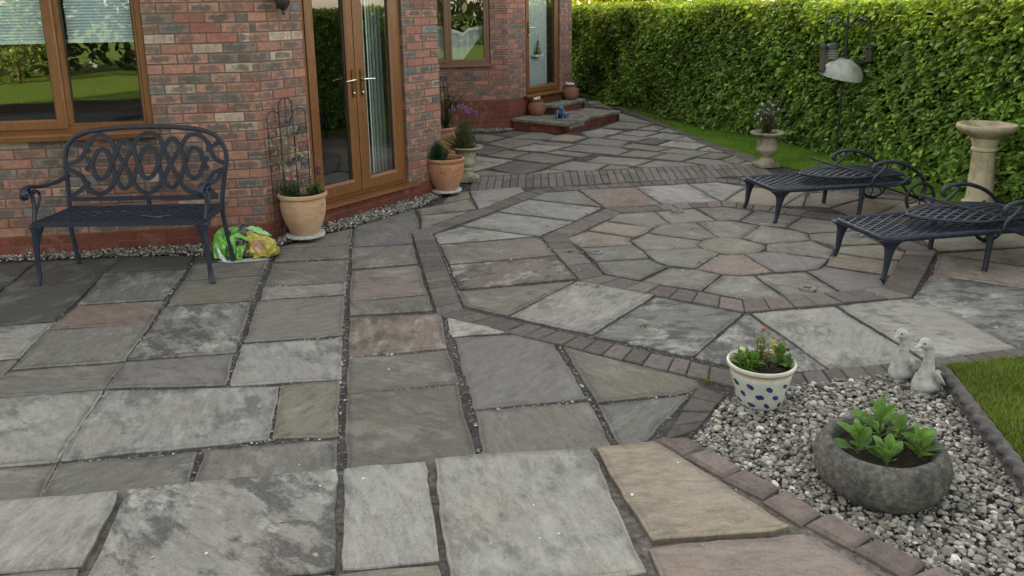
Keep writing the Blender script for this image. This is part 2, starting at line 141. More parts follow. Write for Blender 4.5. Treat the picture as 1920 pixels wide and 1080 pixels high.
    def ball(s,c,r,col=WHITE,mi=0,nu=12,nv=8,rot=None):
        r=r if hasattr(r,'__len__') else (r,r,r); b=len(s.v); c=Vector(c)
        for j in range(nv+1):
            th=math.pi*j/nv
            for i in range(nu):
                ph=2*math.pi*i/nu
                q=Vector((r[0]*math.sin(th)*math.cos(ph),r[1]*math.sin(th)*math.sin(ph),r[2]*math.cos(th)))
                if rot is not None: q=rot@q
                s.v.append(tuple(c+q))
        for j in range(nv):
            for i in range(nu):
                s.face((b+j*nu+i,b+(j+1)*nu+i,b+(j+1)*nu+(i+1)%nu,b+j*nu+(i+1)%nu),col,mi)
    def leaf(s,o,d,nrm,L,W,col,curl=.15,fold=.25,mi=0):
        o=Vector(o); d=Vector(d).normalized(); n=Vector(nrm); n=(n-d*n.dot(d))
        if n.length<1e-5: n=d.orthogonal()
        n.normalize(); x=d.cross(n); b=len(s.v)
        for t,wv in ((0,.08),(.3,.85),(.62,1),(.86,.62),(1,.02)):
            c=o+d*(L*t)-n*(curl*L*t*t)
            h=W*.5*wv
            s.v.append(tuple(c-x*h+n*(fold*h))); s.v.append(tuple(c)); s.v.append(tuple(c+x*h+n*(fold*h)))
        for k in range(4):
            q=b+3*k
            s.face((q,q+1,q+4,q+3),col,mi); s.face((q+1,q+2,q+5,q+4),col,mi)
    def build(s,name,mats,parent=None,smooth=False,world=False,loc=None,angle=None):
        me=bpy.data.meshes.new(name)
        v=s.v
        if world and parent is not None:
            root=parent
            off=Vector((0,0,0))
            while root is not None: off+=root.location; root=root.parent
            v=[(p[0]-off.x,p[1]-off.y,p[2]-off.z) for p in v]
        me.from_pydata(v,[],s.f)
        if not isinstance(mats,(list,tuple)): mats=[mats]
        for m in mats: me.materials.append(m)
        n=len(s.f)
        if len(mats)>1: me.polygons.foreach_set('material_index',np.array(s.m,dtype=np.int32))
        tot=np.array([len(f) for f in s.f])
        ca=me.color_attributes.new('col','FLOAT_COLOR','CORNER')
        carr=np.repeat(np.array(s.c,dtype=np.float32),tot,axis=0)
        if s.cc:
            st=np.concatenate([[0],np.cumsum(tot)])
            for k,u in s.cc.items(): carr[st[k]:st[k+1]]=u
        ca.data.foreach_set('color',carr.ravel())
        if s.uv:
            uvl=me.uv_layers.new(name='UVMap'); arr=np.zeros((tot.sum(),2),dtype=np.float32); st=np.concatenate([[0],np.cumsum(tot)])
            for k,u in s.uv.items(): arr[st[k]:st[k+1]]=u
            uvl.data.foreach_set('uv',arr.ravel())
        me.polygons.foreach_set('use_smooth',np.full(n,bool(smooth)))
        me.update()
        if smooth and angle: me.set_sharp_from_angle(angle=R(angle))
        o=bpy.data.objects.new(name,me); link(o)
        if loc: o.location=loc
        if parent is not None: o.parent=parent
        return o
def mesh_np(name,V,F,C,mat,parent=None,smooth=False,loc=None):
    me=bpy.data.meshes.new(name); n,k=F.shape
    me.vertices.add(len(V)); me.vertices.foreach_set('co',V.astype(np.float32).ravel())
    me.loops.add(n*k); me.loops.foreach_set('vertex_index',F.astype(np.int32).ravel())
    me.polygons.add(n); me.polygons.foreach_set('loop_start',np.arange(0,n*k,k,dtype=np.int32))
    me.polygons.foreach_set('use_smooth',np.full(n,bool(smooth)))
    me.update(calc_edges=True)
    ca=me.color_attributes.new('col','FLOAT_COLOR','CORNER')
    ca.data.foreach_set('color',np.repeat(C.astype(np.float32),k,axis=0).ravel())
    me.materials.append(mat)
    o=bpy.data.objects.new(name,me); link(o)
    if loc is not None: o.location=loc
    if parent is not None: o.parent=parent
    return o
def spline(pts,n=8,closed=False):
    P=[Vector(p) for p in pts]; out=[]; m=len(P)
    rng=range(m if closed else m-1)
    for i in rng:
        if closed: a,b,c,d=P[i-1],P[i],P[(i+1)%m],P[(i+2)%m]
        else: a,b,c,d=P[max(i-1,0)],P[i],P[i+1],P[min(i+2,m-1)]
        for k in range(n):
            t=k/n; t2=t*t; t3=t2*t
            out.append(.5*((2*b)+(c-a)*t+(2*a-5*b+4*c-d)*t2+(3*b-a-3*c+d)*t3))
    if not closed: out.append(P[-1])
    return out
def clip_convex(p,q,poly):
    t0,t1=0.,1.; dx,dy=q[0]-p[0],q[1]-p[1]
    for i in range(len(poly)):
        ax,ay=poly[i]; bx,by=poly[(i+1)%len(poly)]
        nx,ny=-(by-ay),bx-ax
        num=(ax-p[0])*nx+(ay-p[1])*ny; den=dx*nx+dy*ny
        if abs(den)<1e-9:
            if num>0: return None
            continue
        t=num/den
        if den>0: t0=max(t0,t)
        else: t1=min(t1,t)
        if t0>=t1: return None
    return (p[0]+dx*t0,p[1]+dy*t0),(p[0]+dx*t1,p[1]+dy*t1)
def inside(p,poly):
    c=False
    for i in range(len(poly)):
        a,b=poly[i],poly[i-1]
        if (a[1]>p[1])!=(b[1]>p[1]) and p[0]<(b[0]-a[0])*(p[1]-a[1])/(b[1]-a[1])+a[0]: c=not c
    return c
# ---------------------------------------------------------------- materials
class G:
    def __init__(s,name,rough=.6,spec=.5,metal=0):
        s.mat=bpy.data.materials.new(name); s.mat.use_nodes=True; s.t=s.mat.node_tree; s.b=s.t.nodes['Principled BSDF']
        s.set(Roughness=rough,Metallic=metal); s.b.inputs['Specular IOR Level'].default_value=spec
    def set(s,**k):
        for a,v in k.items(): s.put(s.b.inputs[a.replace('_',' ')],v)
    def put(s,sock,v):
        if hasattr(v,'links') or isinstance(v,bpy.types.NodeSocket): s.t.links.new(v,sock)
        else:
            if hasattr(v,'__len__') and len(v)==3 and sock.type=='RGBA': v=(*v,1)
            sock.default_value=v
    def n(s,typ,**k):
        nd=s.t.nodes.new('ShaderNode'+typ)
        for a,v in k.items():
            if a.startswith('i_'):
                key=a[2:]; key=int(key) if key.isdigit() else key.replace('_',' ')
                s.put(nd.inputs[key],v)
            else: setattr(nd,a,v)
        return nd
    def col(s): return s.n('Attribute',attribute_name='col')
    def obj(s): return s.n('TexCoord').outputs['Object']
    def uv(s): return s.n('TexCoord').outputs['UV']
    def mapv(s,vec,scale): return s.n('Mapping',i_Vector=vec,i_Scale=scale).outputs[0]
    def noise(s,vec,scale,detail=4,rough=.55,dist=0): return s.n('TexNoise',i_Vector=vec,i_Scale=scale,i_Detail=detail,i_Roughness=rough,i_Distortion=dist).outputs['Fac']
    def ramp(s,fac,a,b,c0=0,c1=1): return s.n('MapRange',i_0=fac,i_1=a,i_2=b,i_3=c0,i_4=c1).outputs[0]
    def mix(s,f,a,b,mode='MIX'):
        nd=s.n('Mix',data_type='RGBA',blend_type=mode,clamp_factor=True)
        s.put(nd.inputs[0],f); s.put(nd.inputs[6],a); s.put(nd.inputs[7],b); return nd.outputs[2]
    def math(s,op,a,b=0.): nd=s.n('Math',operation=op); s.put(nd.inputs[0],a); s.put(nd.inputs[1],b); return nd.outputs[0]
    def bump(s,h,st=.3,dist=.01): s.put(s.b.inputs['Normal'],s.n('Bump',i_Height=h,i_Strength=st,i_Distance=dist).outputs[0])
def simple(name,c,rough=.6,spec=.5,metal=0,var=.15,scale=30,bump=.0,bscale=80):
    g=G(name,rough,spec,metal); o=g.obj(); nz=g.noise(o,scale)
    g.set(Base_Color=g.mix(g.ramp(nz,.3,.7),tuple(x*(1-var) for x in c),tuple(min(1,x*(1+var)) for x in c)))
    if bump: g.bump(g.noise(o,bscale,5),bump,.004)
    return g.mat
def attr_mat(name,rough=.7,spec=.4,var=.2,scale=40,bump=.0,bscale=90,trans=0.):
    g=G(name,rough,spec); o=g.obj(); a=g.col().outputs['Color']; nz=g.noise(o,scale)
    c=g.mix(1,a,g.n('CombineColor',i_0=g.ramp(nz,.3,.7,1-var,1+var),i_1=g.ramp(nz,.3,.7,1-var,1+var),i_2=g.ramp(nz,.3,.7,1-var,1+var)).outputs[0],'MULTIPLY')
    g.set(Base_Color=c)
    if bump: g.bump(g.noise(o,bscale,5),bump,.004)
    if trans:
        tr=g.n('BsdfTranslucent',i_Color=g.mix(1,c,(1.5,1.35,.5,1),'MULTIPLY')); ms=g.n('MixShader',i_0=trans)
        g.t.links.new(g.b.outputs[0],ms.inputs[1]); g.t.links.new(tr.outputs[0],ms.inputs[2])
        g.t.links.new(ms.outputs[0],g.t.nodes['Material Output'].inputs[0])
    return g.mat
def slab_mat():
    g=G('riven_sandstone',.78,.3); u=g.uv(); at=g.col(); a=at.outputs['Color']; al=at.outputs['Alpha']
    st=g.mapv(u,(1,2.6,1)); st2=g.mapv(u,(1.2,4.5,1))
    fine=g.noise(u,85,6,.75); mid=g.noise(st,11,7,.68); lay=g.noise(st2,3.0,8,.66,.25); big=g.noise(u,2.4,3,.5); grit=g.noise(u,240,2,.6)
    # split layers: a stepped height gives the lips of riven stone
    tr=g.math('MULTIPLY',g.math('ADD',g.noise(st,2.6,5,.55,.3),g.math('MULTIPLY',mid,.16)),9.0); fl=g.math('FLOOR',tr); fr=g.math('SUBTRACT',tr,fl)
    lip=g.ramp(fr,.82,1.0,0,1); terr=g.math('ADD',fl,lip); edge=g.math('MULTIPLY',lip,g.ramp(fr,.96,1.0,1,0))
    lum=g.math('ADD',g.ramp(mid,.28,.72,.72,1.24),g.ramp(fine,.3,.7,-.2,.2)); lum=g.math('ADD',lum,g.ramp(lay,.32,.68,-.10,.10)); lum=g.math('ADD',lum,g.ramp(grit,.3,.7,-.10,.10))
    c=g.mix(1,a,g.n('CombineColor',i_0=lum,i_1=lum,i_2=lum).outputs[0],'MULTIPLY')
    c=g.mix(g.ramp(g.noise(u,3.3,4,.6),.48,.66,0,.45),c,g.mix(1,c,(1.09,.98,.90,1),'MULTIPLY'))
    c=g.mix(g.math('MULTIPLY',edge,.4),c,g.mix(1,c,(.55,.55,.55,1),'MULTIPLY'))
    pn=g.math('ADD',g.noise(g.mapv(u,(1,1.5,1)),5.0,9,.74,.2),g.math('MULTIPLY',big,.55)); pale=g.ramp(pn,.79,.92,0,1)
    c=g.mix(g.math('MULTIPLY',pale,g.math('MULTIPLY',al,.62)),c,(.44,.445,.41,1))
    dn=g.math('ADD',g.noise(g.mapv(u,(1,1.8,1)),7.0,10,.78,.3),g.math('MULTIPLY',g.noise(u,2.6,4,.6),.75)); dn=g.math('ADD',dn,g.math('MULTIPLY',al,.10)); dark=g.ramp(dn,.955,1.06,0,1)
    dark=g.math('MULTIPLY',dark,g.ramp(fine,.35,.6,.55,1))
    c=g.mix(g.math('MULTIPLY',dark,g.ramp(al,0,1,.22,.88)),c,(.043,.044,.043,1))
    ros=g.ramp(g.n('TexVoronoi',i_Vector=g.mix(.12,u,g.n('TexNoise',i_Vector=u,i_Scale=20.).outputs['Color']),i_Scale=8.5).outputs['Distance'],.10,.16,1,0); ros=g.math('MULTIPLY',ros,g.math('MULTIPLY',al,g.ramp(g.noise(u,2.7,2),.52,.60)))
    c=g.mix(g.math('MULTIPLY',ros,.6),c,(.40,.41,.40,1))
    sp=g.ramp(g.n('TexVoronoi',i_Vector=u,i_Scale=30).outputs['Distance'],.0,.17,1,0); sp=g.math('MULTIPLY',sp,g.ramp(g.noise(u,12,2),.50,.60))
    c=g.mix(g.math('MULTIPLY',sp,.65),c,(.055,.053,.048,1))
    wsp=g.ramp(g.n('TexVoronoi',i_Vector=g.mapv(u,(1.3,.9,1)),i_Scale=15).outputs['Distance'],.02,.045,1,0); wsp=g.math('MULTIPLY',wsp,g.ramp(g.noise(u,6,2),.58,.64))
    c=g.mix(g.math('MULTIPLY',wsp,.7),c,(.5,.5,.46,1))
    g.set(Base_Color=c,Roughness=g.ramp(mid,.3,.7,.68,.9))
    h=g.math('ADD',g.math('MULTIPLY',terr,.16),g.math('MULTIPLY',mid,.55)); h=g.math('ADD',h,g.math('MULTIPLY',fine,.22))
    g.bump(h,.6,.014); return g.mat
def block_mat():
    g=G('block_paver',.85,.3); o=g.obj(); a=g.col().outputs['Color']
    f=g.noise(o,140,5,.7); m=g.noise(o,22,6,.7); lum=g.math('ADD',g.ramp(f,.3,.7,.70,1.26),g.ramp(m,.3,.7,-.30,.30))
    c=g.mix(1,a,g.n('CombineColor',i_0=lum,i_1=lum,i_2=lum).outputs[0],'MULTIPLY')
    moss=g.math('MULTIPLY',g.ramp(g.noise(o,5,5,.65),.63,.75),.4); c=g.mix(moss,c,(.045,.055,.03,1))
    g.set(Base_Color=c); g.bump(g.math('ADD',f,m),.5,.006); return g.mat
def bed_mat():
    g=G('joint_grit',.95,.2); o=g.obj(); v=g.n('TexVoronoi',i_Vector=o,i_Scale=95); f=g.noise(o,60,5,.7); b=g.noise(o,7,3)
    c=g.mix(g.ramp(f,.35,.65),(.028,.027,.028,1),(.085,.078,.075,1))
    c=g.mix(g.math('MULTIPLY',g.ramp(b,.45,.62),.45),c,(.12,.108,.10,1))
    c=g.mix(g.math('MULTIPLY',g.ramp(v.outputs['Color'],.80,.86),.7),c,(.26,.25,.24,1))
    g.set(Base_Color=c); g.bump(g.math('SUBTRACT',f,g.math('MULTIPLY',v.outputs['Distance'],.6)),.9,.012); return g.mat
def brick_mat():
    g=G('rustic_brick',.88,.25); u=g.uv(); o=g.obj(); at=g.col(); a=at.outputs['Color']; al=at.outputs['Alpha']
    s=g.n('SeparateXYZ',i_0=u); x=s.outputs[0]; y=s.outputs[1]
    n1=g.noise(o,26,4,.6,.5); n2=g.noise(o,120,4,.7); n3=g.noise(o,9,2)
    # smudged kiln mark in the middle of the face: uv runs -1..1 on each brick
    ex=g.math('POWER',g.math('ABSOLUTE',x),2.5); ey=g.math('POWER',g.math('ABSOLUTE',y),2.2)
    d=g.math('ADD',g.math('MULTIPLY',ex,1.25),ey); d=g.math('ADD',d,g.ramp(n1,.25,.75,-.75,.75)); 
    m=g.ramp(d,.35,.95,1,0); m=g.math('MULTIPLY',m,al)
    lum=g.math('ADD',g.ramp(n2,.3,.7,.80,1.16),g.ramp(n1,.3,.7,-.22,.2))
    c=g.mix(1,a,g.n('CombineColor',i_0=lum,i_1=lum,i_2=lum).outputs[0],'MULTIPLY')
    c=g.mix(g.math('MULTIPLY',m,.88),c,g.mix(g.ramp(n3,.4,.6),(.085,.078,.066,1),(.10,.098,.098,1)))
    pit=g.ramp(g.noise(o,210,3,.6),.70,.75); c=g.mix(g.math('MULTIPLY',pit,g.math('MULTIPLY',m,.9)),c,(.02,.02,.02,1))
    bl=g.math('MULTIPLY',g.ramp(g.noise(o,5.5,3,.6),.58,.72),.35); c=g.mix(bl,c,(.37,.27,.225,1))
    g.set(Base_Color=c); g.bump(g.math('ADD',n1,g.math('MULTIPLY',n2,.6)),.5,.006); return g.mat
def wood_mat(name,c1,c2):
    g=G(name,.38,.45); o=g.obj(); q=g.mapv(o,(6,6,.8)); n1=g.noise(q,9,6,.65,1.5); n2=g.noise(o,3,2)
    g.set(Base_Color=g.mix(g.math('ADD',g.ramp(n1,.35,.7,0,.8),g.ramp(n2,.3,.7,-.1,.2)),c1,c2)); g.bump(n1,.06,.002); return g.mat
def glass_mat():
    g=G('window_glass',.02); t=g.t
    tr=g.n('BsdfTransparent',i_Color=(.80,.86,.84,1)); gl=g.n('BsdfGlossy',i_Roughness=.0,i_Color=(1,1,1,1)); gl.inputs['Roughness'].default_value=.004
    fr=g.n('LayerWeight',i_Blend=.5).outputs['Facing']
    f=g.ramp(g.math('POWER',fr,3.2),0,1,.15,.85)
    wv=g.noise(g.obj(),1.6,1); nb=g.n('Bump',i_Height=wv,i_Strength=.03,i_Distance=.05); t.links.new(nb.outputs[0],gl.inputs['Normal'])
    ms=g.n('MixShader',i_0=f); t.links.new(tr.outputs[0],ms.inputs[1]); t.links.new(gl.outputs[0],ms.inputs[2])
    t.links.new(ms.outputs[0],t.nodes['Material Output'].inputs[0]); return g.mat
def terracotta(name,c,pale):
    g=G(name,.85,.25); o=g.obj(); n1=g.noise(o,6,5,.6); n2=g.noise(g.mapv(o,(1,1,5)),9,4); n3=g.noise(o,90,4,.7)
    cc=g.mix(g.math('ADD',g.ramp(n1,.4,.7,0,.6),g.ramp(n2,.45,.7,0,.35)),c,pale)
    cc=g.mix(g.ramp(n3,.55,.75,0,.3),cc,tuple(x*.6 for x in c)); g.set(Base_Color=cc); g.bump(g.math('ADD',n1,g.math('MULTIPLY',n3,.4)),.25,.005); return g.mat
def stone(name,c,c2,dirt,scale=14):
    g=G(name,.9,.25); o=g.obj(); n1=g.noise(o,scale,6,.65); n2=g.noise(o,70,5,.7); n3=g.noise(o,5,3)
    cc=g.mix(g.ramp(n1,.38,.66),c,c2); cc=g.mix(g.math('MULTIPLY',g.ramp(g.math('ADD',n3,g.math('MULTIPLY',n2,.4)),.66,.88),.85),cc,dirt)
    v=g.ramp(g.n('TexVoronoi',i_Vector=o,i_Scale=85).outputs['Distance'],.0,.22,1,0)
    cc=g.mix(g.math('MULTIPLY',v,g.ramp(n1,.48,.58,.05,.75)),cc,(.48,.48,.45,1))
    g.set(Base_Color=cc); g.bump(g.math('ADD',n1,n2),.9,.009); return g.mat
def ceramic_mat():
    g=G('spotted_glaze',.22,.5); o=g.obj(); s=g.n('SeparateXYZ',i_0=o)
    ang=g.math('ARCTAN2',s.outputs[1],s.outputs[0]); z=s.outputs[2]
    nz=g.noise(o,22,3,.6); nz2=g.noise(o,13,2)
    row=g.math('DIVIDE',g.math('SUBTRACT',z,.012),.047); ri=g.math('FLOOR',row); rf=g.math('SUBTRACT',g.math('SUBTRACT',row,ri),.5)
    cu=g.math('ADD',g.math('DIVIDE',ang,2*math.pi/10),g.math('MULTIPLY',ri,.5)); ci=g.math('FLOOR',cu); cf=g.math('SUBTRACT',g.math('SUBTRACT',cu,ci),.5)
    cf=g.math('ADD',cf,g.ramp(nz,.3,.7,-.09,.09)); rf=g.math('ADD',rf,g.math('MULTIPLY',cf,.35)); rf=g.math('ADD',rf,g.ramp(nz2,.3,.7,-.12,.12))
    d=g.math('ADD',g.math('POWER',g.math('ABSOLUTE',g.math('DIVIDE',cf,.235)),2.),g.math('POWER',g.math('ABSOLUTE',g.math('DIVIDE',rf,.27)),2.))
    m=g.ramp(d,.8,1.15,1,0); m=g.math('MULTIPLY',m,g.ramp(z,.150,.153,1,0))
    c=g.mix(m,g.mix(g.ramp(nz,.4,.7),(.42,.44,.39,1),(.52,.53,.47,1)),g.mix(g.ramp(nz,.3,.7),(.012,.02,.10,1),(.03,.055,.22,1)))
    c=g.mix(g.math('MULTIPLY',g.ramp(z,.186,.189),g.ramp(z,.196,.199,1,0)),c,(.42,.21,.09,1))
    c=g.mix(g.math('MULTIPLY',g.ramp(g.noise(o,30,5,.7),.6,.72),.4),c,(.2,.19,.14,1))
    g.set(Base_Color=c); return g.mat
def bag_mat():
    g=G('compost_bag_plastic',.28,.5); a=g.col().outputs['Color']; o=g.obj(); n=g.noise(o,30,4,.6)
    g.set(Base_Color=g.mix(g.ramp(n,.45,.75,0,.35),a,(.75,.8,.75,1))); g.bump(g.noise(o,18,4,.6,.8),.5,.015); return g.mat
def dome_mat():
    g=G('cloudy_dome',.35,.5); o=g.obj(); n=g.noise(o,7,5,.65); n2=g.noise(o,30,4)
    c=g.mix(g.ramp(n,.5,.68),(.62,.66,.63,1),(.25,.22,.16,1)); g.set(Base_Color=c,Roughness=.3)
    tr=g.n('BsdfTranslucent',i_Color=(.7,.75,.7,1)); ms=g.n('MixShader',i_0=.35); g.t.links.new(g.b.outputs[0],ms.inputs[1]); g.t.links.new(tr.outputs[0],ms.inputs[2])
    tp=g.n('BsdfTransparent',i_Color=(.9,.95,.92,1)); m2=g.n('MixShader',i_0=g.ramp(n2,.35,.7,.22,.05)); g.t.links.new(ms.outputs[0],m2.inputs[1]); g.t.links.new(tp.outputs[0],m2.inputs[2])
    g.t.links.new(m2.outputs[0],g.t.nodes['Material Output'].inputs[0]); return g.mat
def lawn_mat():
    g=G('mown_lawn',.9,.2); o=g.obj(); n1=g.noise(o,60,5,.7); n2=g.noise(o,1.1,3); 
    c=g.mix(g.ramp(n1,.35,.65),(.09,.18,.022,1),(.19,.31,.045,1)); c=g.mix(g.math('MULTIPLY',g.ramp(n2,.45,.65),.35),c,(.2,.24,.06,1))
    g.set(Base_Color=c); g.bump(n1,.8,.03); return g.mat
MT={}
MT['slab']=slab_mat(); MT['block']=block_mat(); MT['bed']=bed_mat(); MT['bed2']=simple('brown_mortar',(.132,.117,.106),.95,.2,0,.55,45,.8,70); MT['brick']=brick_mat()
MT['mortar']=simple('brick_mortar',(.150,.104,.086),.95,.2,0,.25,60,.4)
MT['oak']=wood_mat('golden_oak_frame',(.125,.050,.018,1),(.225,.096,.034,1)); MT['oak2']=wood_mat('faded_oak_frame',(.13,.075,.05,1),(.19,.105,.07,1))
MT['gasket']=simple('black_gasket',(.012,.012,.013),.6)
MT['glass']=glass_mat()
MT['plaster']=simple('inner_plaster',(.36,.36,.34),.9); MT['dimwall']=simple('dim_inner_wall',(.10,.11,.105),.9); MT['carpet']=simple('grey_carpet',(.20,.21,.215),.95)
MT['blind']=simple('pleated_blind_cloth',(.60,.68,.72),.8,.3,0,.05); MT['vane']=simple('blind_vane_cloth',(.78,.82,.82),.8,.3,0,.06)
MT['net']=simple('net_curtain_cloth',(.52,.55,.57),.9,.2,0,.1,50); MT['netw']=simple('white_net_cloth',(.8,.82,.85),.9,.2,0,.05,40)
MT['chrome']=simple('polished_handle',(.75,.74,.70),.12,.5,1,.03); MT['brass']=simple('dull_brass',(.22,.17,.07),.35,.5,1)
MT['iron']=simple('black_iron',(.016,.016,.018),.5,.5,0,.3,60,.1)
MT['castblue']=simple('blue_grey_cast_metal',(.017,.023,.040),.45,.38,0,.25,25,.08,200)
MT['castdark']=simple('dark_cast_metal',(.014,.015,.019),.45,.5,0,.2,40)
MT['terra']=terracotta('pale_terracotta',(.40,.235,.14,1),(.52,.40,.29,1)); MT['terra2']=terracotta('orange_terracotta',(.35,.155,.085,1),(.42,.27,.18,1)); MT['terra3']=terracotta('dull_terracotta',(.21,.095,.065,1),(.27,.15,.105,1))
MT['urn']=stone('weathered_urn_stone',(.30,.28,.20,1),(.40,.37,.28,1),(.10,.105,.05,1)); MT['sand']=stone('sandy_cast_stone',(.44,.39,.27,1),(.52,.47,.34,1),(.25,.19,.12,1),8)
MT['bowl']=stone('rough_grey_stone',(.072,.069,.063,1),(.175,.170,.158,1),(.034,.033,.031,1),42); MT['goose']=stone('lichened_white_stone',(.36,.375,.35,1),(.50,.52,.50,1),(.17,.17,.135,1),26)
MT['coping']=stone('step_sandstone',(.17,.165,.14,1),(.27,.265,.23,1),(.07,.07,.05,1),9); MT['rope']=simple('grey_edging_concrete',(.105,.10,.10),.9,.2,0,.3,35,.5); MT['pale']=stone('pale_far_stone',(.40,.42,.40,1),(.5,.52,.5,1),(.2,.2,.17,1))
MT['soil']=simple('dark_potting_soil',(.025,.019,.014),.95,.2,0,.5,60,.9,40)
MT['pebble']=attr_mat('gravel_stone',.75,.35,.25,70,.3); MT['leaf']=attr_mat('leaf_blade',.62,.25,.3,28,.25,60,.32); MT['hedge']=attr_mat('hedge_leaf',.42,.5,.18,3,0,90,.33); MT['grass']=attr_mat('grass_blade',.6,.3,.2,3,0,90,.3)
MT['petal']=attr_mat('flower_petal',.6,.3,.1,40,0,90,.3); MT['bark']=simple('bark',(.09,.065,.045),.9,.2,0,.3,20,.6,30); MT['twig']=simple('dry_twig',(.16,.13,.08),.9,.2)
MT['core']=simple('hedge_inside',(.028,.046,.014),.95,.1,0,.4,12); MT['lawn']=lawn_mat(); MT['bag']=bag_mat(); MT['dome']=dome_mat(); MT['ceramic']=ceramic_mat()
MT['frog']=simple('blue_glaze',(.055,.13,.24),.12,.6,0,.6,30); MT['ringm']=simple('light_ring_steel',(.16,.155,.145),.6,.4,.3,.3); MT['lens']=simple('dark_lens',(.02,.02,.022),.1,.5)
MT['zinc']=simple('scuffed_trolley',(.42,.43,.42),.7,.4,0,.35,30,.2); MT['mesh']=simple('feeder_seed_mesh',(.085,.08,.062),.8,.3,0,.4,90,.5); MT['tile']=simple('roof_tile',(.11,.07,.055),.9,.2,0,.3,10)
MT['straw']=simple('dry_straw',(.5,.42,.2),.8); MT['soft']=simple('dark_upholstery',(.05,.055,.06),.9)
# ---------------------------------------------------------------- ground
def ngon(name,pts,z,mat,kind='structure'):
    b=MB(); b.poly([(x,y,z) for x,y in pts]); return tag(b.build(name,mat),kind=kind)
ngon('ground',[(-700,-700),(700,-700),(700,700),(-700,700)],-.07,MT['lawn'])
ngon('dark_shade_sheet',[(-14,-7.6),(3.5,-7.2),(3.5,-1.15),(-14,-1.15)],-.03,MT['soil'])  # added dark sheet, stands in for shaded ground in the window reflection
PATIO=[(-9,4.4),(-9,2.6),(.30,2.7),(1.1,2.3),(2.0,3.62),(6,4.3),(5.0,8.4),(3.6,8.95),(3.0,9.55),(2.62,11.2),(2.3,13.2),(2.0,15.6),(1.4,17.5),(-.5,17.5),(-2.2,12.4),(-2.2,6.6),(-9,5.6)]
ngon('patio_bed',PATIO,-.012,MT['bed'])
TERR=[(-9,-1.2),(1.9,-1.2),(1.60,1.7),(1.19,2.25),(.9,2.74),(.60,3.06),(.32,3.02),(-.33,2.93),(-1.5,2.76),(-9,1.7)]
b=MB(); n=len(TERR)
b.poly([(x,y,.056) for x,y in TERR])
for i in range(n):
    a,c=TERR[i],TERR[(i+1)%n]; b.poly([(*a,-.06),(*c,-.06),(*c,.056),(*a,.056)])
tag(b.build('terrace_bed',MT['bed2']),kind='structure')
PAL={'d':((.105,.102,.092),.25),'g':((.185,.18,.162),.35),'g2':((.205,.195,.185),.15),'l':((.27,.275,.255),.42),'l2':((.25,.255,.248),.38),'l3':((.36,.37,.345),.3),'l4':((.285,.298,.28),.42),  # 'd': dark slabs, eaves shade near the bench put into the colour
'm':((.20,.21,.20),1.0),'m2':((.20,.205,.195),.85),'m3':((.25,.253,.24),1.0),'p':((.225,.165,.142),.2),'p2':((.22,.185,.16),.3),'p3':((.25,.19,.155),.45),'p4':((.20,.165,.145),.75),'p5':((.235,.185,.165),.1),
'b':((.245,.215,.165),.2),'b2':((.26,.215,.16),.2),'b3':((.30,.255,.19),.15),'v':((.165,.16,.165),.2),'v2':((.185,.175,.172),.12),'o':((.19,.185,.145),.3),'o2':((.17,.165,.135),.3),'e':((.15,.158,.155),.6)}
